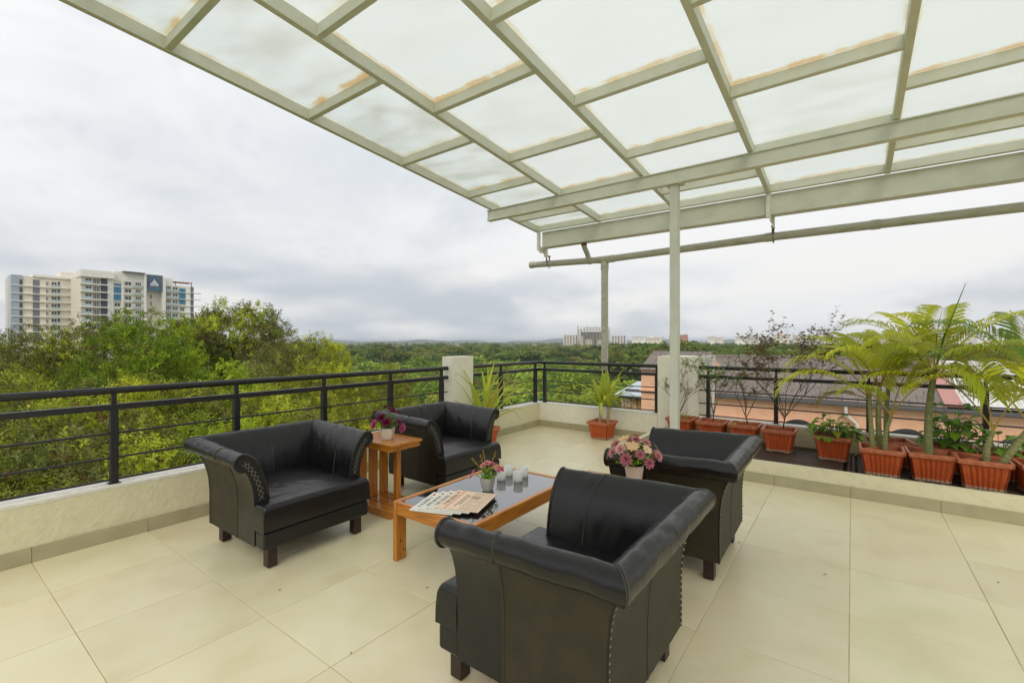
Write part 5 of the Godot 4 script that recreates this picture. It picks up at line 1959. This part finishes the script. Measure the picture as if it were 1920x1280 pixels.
# a strap leaf: folded ribbon that rises and arches over
func strap_leaf(o: Vector3, az: float, el: float, droop: float, ln: float, wd: float, segs := 9, twist := 0.0) -> MB:
	var b := MB.new()
	var rows := []
	var p := o
	var e := el
	for k in segs + 1:
		var t := float(k) / segs
		var d := Vector3(cos(az) * cos(e), sin(e), -sin(az) * cos(e))
		var s := Vector3(-sin(az), 0, -cos(az)).rotated(d.normalized(), twist * t)
		var u := s.cross(d)
		if u.y < 0:
			u = -u
		var w := wd * (0.55 + 0.9 * t - 1.42 * t * t) if t < 0.97 else wd * 0.02
		w = maxf(w, wd * 0.02)
		rows.append(PackedVector3Array([p - s * w + u * w * 0.45, p - s * w * 0.5 + u * w * 0.12, p, p + s * w * 0.5 + u * w * 0.12, p + s * w + u * w * 0.45]))
		p += d * ln / segs
		e -= droop / segs * (0.35 + 1.3 * t)
	b.grid(rows, false, false)
	return b


func frond(parent: Node, o: Vector3, az: float, el: float, droop: float, ln: float, leaf: float, m: Material, pairs := 28, sag := 0.35) -> void:
	var pts := []
	var p := o
	var e := el
	var K := 14
	var dirs := []
	for k in K + 1:
		var t := float(k) / K
		pts.append(p)
		var d := Vector3(cos(az) * cos(e), sin(e), -sin(az) * cos(e))
		dirs.append(d)
		p += d * ln / K
		e -= droop / K * (0.3 + 1.4 * t)
	var rb := MB.new()
	var rad := []
	for k in K + 1:
		rad.append(lerpf(0.0075, 0.0012, float(k) / K))
	rb.tube(pts, rad, 5)
	var r := obj(rb, "frond", M.rachis, parent)
	var b := MB.new()
	for k in pairs:
		var t := lerpf(0.26, 0.99, (k + R(-0.2, 0.2)) / pairs)
		var f := t * K
		var i := mini(int(f), K - 1)
		var q: Vector3 = pts[i].lerp(pts[i + 1], f - i)
		var d: Vector3 = dirs[i]
		var s := Vector3(-sin(az), 0, -cos(az))
		var u := s.cross(d).normalized()
		if u.y < 0:
			u = -u
		var l := leaf * 1.12 * (0.45 + 0.55 * sin(PI * clampf((t - 0.15) / 0.85, 0.0, 1.0) * 0.86 + 0.25)) * R(0.88, 1.1)
		for sg in [-1.0, 1.0]:
			var dd: Vector3 = (s * sg * 0.82 + d * (0.55 + 0.5 * t) + u * 0.28).normalized()
			var w := 0.0120 * (1.0 - 0.3 * t)
			var nrm: Vector3 = dd.cross(u).normalized()
			var a := q
			var m1: Vector3 = q + dd * l * 0.4
			var m2: Vector3 = q + dd * l * 0.75 - Vector3(0, sag * l * 0.35, 0)
			var tip: Vector3 = q + dd * l * 0.95 - Vector3(0, sag * l * R(0.8, 1.2), 0)
			b.flat(a, m1 + nrm * w, m1 - nrm * w)
			b.flat(m1 + nrm * w, m2 + nrm * w * 0.8, m1 - nrm * w)
			b.flat(m1 - nrm * w, m2 + nrm * w * 0.8, m2 - nrm * w * 0.8)
			b.flat(m2 + nrm * w * 0.8, tip, m2 - nrm * w * 0.8)
	var lf := obj(b, "leaflets", m, r)
	lf.set_meta("kind", "stuff")


func palm_stem(parent: Node, a: Vector3, b: Vector3, r0: float, r1: float) -> void:
	var m := MB.new()
	var pts := []
	var rad := []
	var n := 12
	var bend := Vector3(R(-0.02, 0.02), 0, R(-0.02, 0.02))
	for k in n + 1:
		var t := float(k) / n
		pts.append(a.lerp(b, t) + bend * sin(PI * t))
		rad.append(lerpf(r0, r1, t) * (1.0 + 0.12 * (1 - t) * (1 - t)))
	m.tube(pts, rad, 12)
	var st := obj(m, "stem", M.stem_green, parent)
	for k in range(1, 9):
		var t := k / 10.0
		var q := a.lerp(b, t) + bend * sin(PI * t)
		var g := MB.new()
		var dir := (b - a).normalized()
		g.tube([q - dir * 0.002, q + dir * 0.002], lerpf(r0, r1, t) * 1.07, 12)
		obj(g, "ring_scar", M.stem_cream, st)


func shrub(parent: Node, o: Vector3, h: float, spread: float, depth: int, leafm: Array, leaf: float, dens: float, bare := 0.35, first := 3) -> void:
	var br := MB.new()
	var lv := []
	for k in leafm.size():
		lv.append(MB.new())
	var stack := []
	var top := o + Vector3(R(-0.03, 0.03), h * bare, R(-0.03, 0.03))
	br.tube([o, o.lerp(top, 0.5) + Vector3(R(-0.01, 0.01), 0, R(-0.01, 0.01)), top], [0.008, 0.007, 0.006], 6)
	for k in first:
		var a := TAU * k / first + R(-0.4, 0.4)
		stack.append([top.lerp(o, R(0, 0.3)), Vector3(cos(a) * spread, 1.0, sin(a) * spread).normalized(), h * (1 - bare) * R(0.5, 0.75), 0.005, 0])
	while not stack.is_empty():
		var e: Array = stack.pop_back()
		var p: Vector3 = e[0]
		var d: Vector3 = e[1]
		var l: float = e[2]
		var q := p + d * l
		var mid := p.lerp(q, 0.5) + Vector3(R(-1, 1), R(-0.2, 0.6), R(-1, 1)) * l * 0.07
		br.tube([p, mid, q], [e[3], e[3] * 0.8, e[3] * 0.55], 4, false)
		var lvl: int = e[4]
		if lvl < depth:
			for k in 2 + (1 if R(0, 1) < 0.45 else 0):
				var nd := (d + Vector3(R(-1, 1), R(-0.25, 0.6), R(-1, 1)) * 0.75).normalized()
				stack.append([p.lerp(q, R(0.45, 1.0)), nd, l * R(0.5, 0.8), e[3] * 0.6, lvl + 1])
		if lvl >= depth - 1:
			var cnt := int(dens * R(0.5, 1.5))
			for k in cnt:
				var c := p.lerp(q, R(0.2, 1.05))
				var a := R(0, TAU)
				var s := Vector3(cos(a), R(-0.4, 0.7), sin(a)).normalized()
				var w := s.cross(Vector3(R(-1, 1), 1, R(-1, 1))).normalized() * leaf * 0.26
				var ll := leaf * R(0.7, 1.25)
				var b: MB = lv[rng.randi() % lv.size()]
				var tip := c + s * ll
				b.flat(c, c + s * ll * 0.5 + w, tip)
				b.flat(c, tip, c + s * ll * 0.5 - w)
	obj(br, "branches", M.twig, parent)
	for k in lv.size():
		if lv[k].v.size() > 0:
			obj(lv[k], "foliage", leafm[k], parent).set_meta("kind", "stuff")


# broad-leaved plant: each leaf a part
func leafy(parent: Node, o: Vector3, n: int, w: float, h: float, leaf: float, mats: Array) -> void:
	var lm := MB.new()
	var rows := []
	for k in 7:
		var t := k / 6.0
		var ww := 0.5 * sin(PI * pow(t, 0.75)) * 0.78 + 0.004
		var y := 0.18 * sin(PI * t * 0.9) - 0.22 * t * t
		rows.append(PackedVector3Array([Vector3(-ww, y + ww * 0.25, t), Vector3(-ww * 0.5, y + ww * 0.06, t), Vector3(0, y, t), Vector3(ww * 0.5, y + ww * 0.06, t), Vector3(ww, y + ww * 0.25, t)]))
	lm.grid(rows, false, true)
	var mesh := lm.mesh()
	var st := MB.new()
	for k in n:
		var a := R(0, TAU)
		var rr := sqrt(R(0.02, 1.0))
		var p := o + Vector3(cos(a) * rr * w, h * R(0.25, 1.0) * (1.1 - 0.6 * rr), sin(a) * rr * w)
		st.tube([o + Vector3(cos(a) * 0.03, 0, sin(a) * 0.03), o.lerp(p, 0.6) + Vector3(0, 0.02, 0), p], [0.003, 0.0025, 0.0018], 4, false)
		var lf := put(mesh, "leaf", mats[rng.randi() % mats.size()], parent, p)
		var sc := leaf * R(0.65, 1.25)
		lf.basis = (Basis(Vector3.UP, PI / 2 - a + R(-0.9, 0.9)) * Basis(Vector3.RIGHT, R(-0.35, 0.75))).scaled(Vector3.ONE * sc)
	obj(st, "stalks", M.stem_green, parent)


func build_plants() -> void:
	var DK := 0.15
	# strap leaved plant by the cream pillar
	var p := make_pot("strap_leaf_plant", "tall spiky plant with arching yellow green leaves in front of the cream pillar", Vector3(-4.0, 0, -4.74))
	for k in 30:
		var az := TAU * k * 0.381966 + R(-0.2, 0.2)
		var el := R(0.75, 1.45)
		var ln := R(0.68, 0.98) * (1.08 if el > 1.2 else 1.0)
		var o := Vector3(R(-0.06, 0.06), 0.21, R(-0.06, 0.06))
		obj(strap_leaf(o, az, el, R(0.5, 2.2) * (1.5 - el * 0.6), ln, R(0.036, 0.048), 10, R(-0.4, 0.4)), "leaf", M.strap[4] if k == 9 or k == 21 else M.strap[rng.randi() % 3], p)
	# dracaena in the corner
	p = make_pot("dracaena", "two stemmed plant with sword shaped leaves in the far corner", Vector3(-2.915, 0, -6.14))
	for e in [[-0.03, 0.01, 0.44, 14], [0.075, -0.03, 0.46, 12]]:
		var b := MB.new()
		b.tube([Vector3(e[0], 0.2, e[1]), Vector3(e[0] + 0.005, 0.33, e[1]), Vector3(e[0] + 0.012, e[2], e[1])], [0.027, 0.022, 0.02], 12)
		obj(b, "stem", M.stem_cream, p)
		for k in e[3]:
			var az: float = TAU * k * 0.381966 + e[0] * 30.0
			var el := lerpf(1.42, 0.55, float(k) / e[3]) + R(-0.1, 0.1)
			obj(strap_leaf(Vector3(e[0] + 0.012, e[2] - 0.015 + R(0, 0.03), e[1]), az, el, lerpf(0.25, 2.6, pow(float(k) / e[3], 1.5)), R(0.46, 0.62), R(0.040, 0.050), 9), "leaf", M.strap[rng.randi() % 2 + (0 if k % 3 else 1)], p)
	# planter row
	p = make_pot("shrub_plant", "thin greyish shrub with pale spider grass in the planter behind the steel post", Vector3(-1.81, DK, -6.24))
	shrub(p, Vector3(-0.03, 0.2, 0), 0.62, 0.42, 3, [M.dull_leaf[2], M.dull_leaf[0]], 0.028, 7.0, 0.15, 5)
	for k in 14:
		obj(strap_leaf(Vector3(R(-0.05, 0.05), 0.21, R(-0.02, 0.1)), TAU * k * 0.382, R(0.6, 1.3), R(1.0, 2.2), R(0.18, 0.3), 0.007, 6), "blade", M.strap[3], p)
	p = make_pot("curry_leaf_plant", "upright green leaved shrub in the second planter from the steel post", Vector3(-1.42, DK, -6.2))
	shrub(p, Vector3(0, 0.2, 0), 0.80, 0.35, 3, [M.leaf[0], M.leaf[2], M.leaf[2]], 0.045, 5.0, 0.2, 4)
	p = make_pot("twiggy_plant", "sparse twiggy shrub with a yellow green tuft in the third planter from the steel post", Vector3(-1.05, DK, -6.2))
	shrub(p, Vector3(0.03, 0.2, -0.02), 0.62, 0.45, 3, [M.dull_leaf[2], M.leaf[2], M.dull_leaf[0]], 0.034, 4.5, 0.25, 4)
	leafy(p, Vector3(-0.09, 0.2, 0.05), 16, 0.06, 0.09, 0.05, [M.strap[2], M.leaf[3]])
	p = make_pot("dry_shrub", "tall half dead brown shrub with bare branches standing above the railing", Vector3(-0.67, DK, -6.09), 0.02)
	shrub(p, Vector3(0.03, 0.2, -0.02), 1.08, 0.78, 4, [M.dull_leaf[1], M.dull_leaf[1], M.dull_leaf[0]], 0.04, 5.0, 0.2, 8)
	p = make_pot("leafy_plant", "low bushy plant with fresh green leaves in a planter standing alone", Vector3(-0.16, DK, -6.0), -0.03)
	leafy(p, Vector3(0, 0.2, 0), 90, 0.21, 0.27, 0.095, [M.leaf[0], M.leaf[1], M.leaf[1], M.leaf[3]])
	# palms
	var y: Array = M.palm
	p = make_pot("palm", "yellow green palm with several slim stems in the first palm planter", Vector3(0.225, DK, -5.595), 0.0)
	for e in [[Vector3(-0.06, 0.2, 0.04), Vector3(-0.09, 0.74, 0.03), 0.022, 0.017], [Vector3(0.03, 0.2, 0.05), Vector3(0.07, 0.56, 0.06), 0.021, 0.016], [Vector3(0.0, 0.2, -0.06), Vector3(-0.01, 0.80, -0.05), 0.024, 0.019]]:
		palm_stem(p, e[0], e[1], e[2], e[3])
	for e in [
		[Vector3(-0.09, 0.73, 0.03), 178, 62, 120, 0.78, 0.30, 1], [Vector3(-0.09, 0.72, 0.03), 195, 42, 112, 0.82, 0.30, 1], [Vector3(-0.09, 0.74, 0.03), 150, 74, 95, 0.85, 0.28, 0], [Vector3(-0.09, 0.74, 0.03), 40, 70, 85, 0.8, 0.28, 0],
		[Vector3(0.07, 0.56, 0.06), 60, 68, 80, 0.8, 0.27, 0], [Vector3(0.07, 0.56, 0.06), 340, 64, 90, 0.75, 0.27, 1], [Vector3(0.07, 0.55, 0.06), 215, 60, 100, 0.6, 0.24, 2],
		[Vector3(-0.01, 0.80, -0.05), 120, 66, 80, 0.85, 0.3, 0], [Vector3(-0.01, 0.80, -0.05), 10, 72, 90, 0.85, 0.3, 0], [Vector3(-0.01, 0.79, -0.05), 225, 64, 100, 0.75, 0.28, 1], [Vector3(-0.01, 0.80, -0.05), 300, 70, 100, 0.7, 0.26, 2], [Vector3(-0.09, 0.70, 0.03), 165, 20, 90, 0.45, 0.2, 4]]:
		frond(p, e[0], deg_to_rad(e[1]), deg_to_rad(e[2]), deg_to_rad(e[3]), e[4], e[5], y[e[6]])
	p = make_pot("palm", "palm with one thick ringed trunk in the middle palm planter", Vector3(0.575, DK, -5.63), 0.02)
	palm_stem(p, Vector3(-0.01, 0.19, 0.02), Vector3(0.02, 0.92, 0.0), 0.031, 0.023)
	for e in [[0.93, 12, 62, 78, 0.98, 0.32, 1], [0.93, 160, 66, 92, 0.9, 0.32, 0], [0.92, 330, 48, 85, 0.8, 0.3, 2], [0.92, 300, 30, 120, 0.62, 0.28, 2], [0.93, 75, 70, 70, 0.95, 0.32, 0], [0.93, 215, 58, 105, 0.8, 0.3, 0], [0.93, 120, 72, 85, 0.9, 0.3, 1], [0.90, 190, 20, 60, 0.5, 0.22, 1]]:
		frond(p, Vector3(0.02, e[0], 0.0), deg_to_rad(e[1]), deg_to_rad(e[2]), deg_to_rad(e[3]), e[4], e[5], y[e[6]])
	var sp := MB.new()
	sp.tube([Vector3(0.02, 0.92, 0), Vector3(0.10, 1.30, -0.05), Vector3(0.25, 1.78, -0.1)], [0.010, 0.008, 0.002], 6)
	obj(sp, "spear_leaf", y[3], p)
	p = make_pot("palm", "young palm with forked orange stalks and a leaning trunk in the last palm planter", Vector3(0.905, DK, -5.585), -0.06)
	palm_stem(p, Vector3(0.02, 0.2, 0.05), Vector3(0.06, 0.50, 0.03), 0.027, 0.017)
	palm_stem(p, Vector3(0.09, 0.2, 0.08), Vector3(0.27, 0.55, 0.05), 0.026, 0.024)
	for e in [[Vector3(0.06, 0.5, 0.03), 165, 64, 92, 0.95, 0.3, 2], [Vector3(0.06, 0.5, 0.03), 25, 66, 80, 0.9, 0.3, 1], [Vector3(0.06, 0.5, 0.03), 110, 74, 60, 0.85, 0.28, 2], [Vector3(0.27, 0.55, 0.05), 60, 68, 70, 0.9, 0.3, 2], [Vector3(0.27, 0.55, 0.05), 190, 66, 95, 0.85, 0.3, 0]]:
		frond(p, e[0], deg_to_rad(e[1]), deg_to_rad(e[2]), deg_to_rad(e[3]), e[4], e[5], y[e[6]])
	p = make_pot("palm", "dark green palm at the right edge of the planter row", Vector3(1.27, DK, -5.62), 0.04)
	palm_stem(p, Vector3(0.0, 0.2, 0.0), Vector3(-0.02, 0.78, -0.02), 0.03, 0.022)
	for e in [[168, 66, 82, 1.05, 0.34, 3], [140, 70, 80, 1.0, 0.32, 3], [205, 60, 95, 0.85, 0.3, 2], [90, 72, 70, 1.0, 0.32, 3], [20, 66, 80, 0.95, 0.3, 3], [240, 55, 100, 0.7, 0.28, 1]]:
		frond(p, Vector3(-0.02, 0.78, -0.02), deg_to_rad(e[0]), deg_to_rad(e[1]), deg_to_rad(e[2]), e[3], e[4], y[e[5]])
	# second rank
	p = make_pot("palm", "slim brown stemmed palm in the back rank behind the first palm planter", Vector3(0.32, DK, -6.05), 0.2, true)
	palm_stem(p, Vector3(-0.03, 0.2, 0.0), Vector3(-0.02, 0.78, 0.0), 0.024, 0.02)
	for e in [[150, 68, 85, 0.8, 0.28, 0], [30, 66, 85, 0.8, 0.28, 1], [270, 60, 95, 0.7, 0.26, 2], [85, 72, 70, 0.8, 0.28, 0]]:
		frond(p, Vector3(-0.02, 0.78, 0.0), deg_to_rad(e[0]), deg_to_rad(e[1]), deg_to_rad(e[2]), e[3], e[4], y[e[5]])
	p = make_pot("leafy_plant", "broad leaved green plant in the back rank behind the thick palm trunk", Vector3(0.75, DK, -6.06), 0.0, true)
	leafy(p, Vector3(0.02, 0.2, 0.05), 84, 0.20, 0.5, 0.11, [M.leaf[0], M.leaf[1], M.leaf[2]])
	p = make_pot("leafy_plant", "round leaved green plant in the back rank behind the last palm", Vector3(1.12, DK, -6.04), 0.0, true)
	leafy(p, Vector3(-0.05, 0.2, 0.08), 30, 0.17, 0.24, 0.12, [M.leaf[0], M.leaf[1]])

	# dry leaf scraps on the tiles
	var lb := MB.new()
	for k in 26:
		var q := Vector3(R(-4.0, 2.2), 0.004, R(-4.8, -0.4))
		var a := R(0, TAU)
		var l := R(0.006, 0.016)
		var d := Vector3(cos(a), 0, sin(a)) * l
		var e := Vector3(-sin(a), 0, cos(a)) * l * 0.35
		lb.flat(q - d, q + e + Vector3(0, 0.003, 0), q + d)
		lb.flat(q - d, q + d, q - e + Vector3(0, 0.002, 0))
	tag(obj(lb, "leaf_litter", mat(lin(0.20, 0.12, 0.05), 0.9)), "tiny dry leaf scraps scattered on the terrace tiles", "litter", "", "stuff")
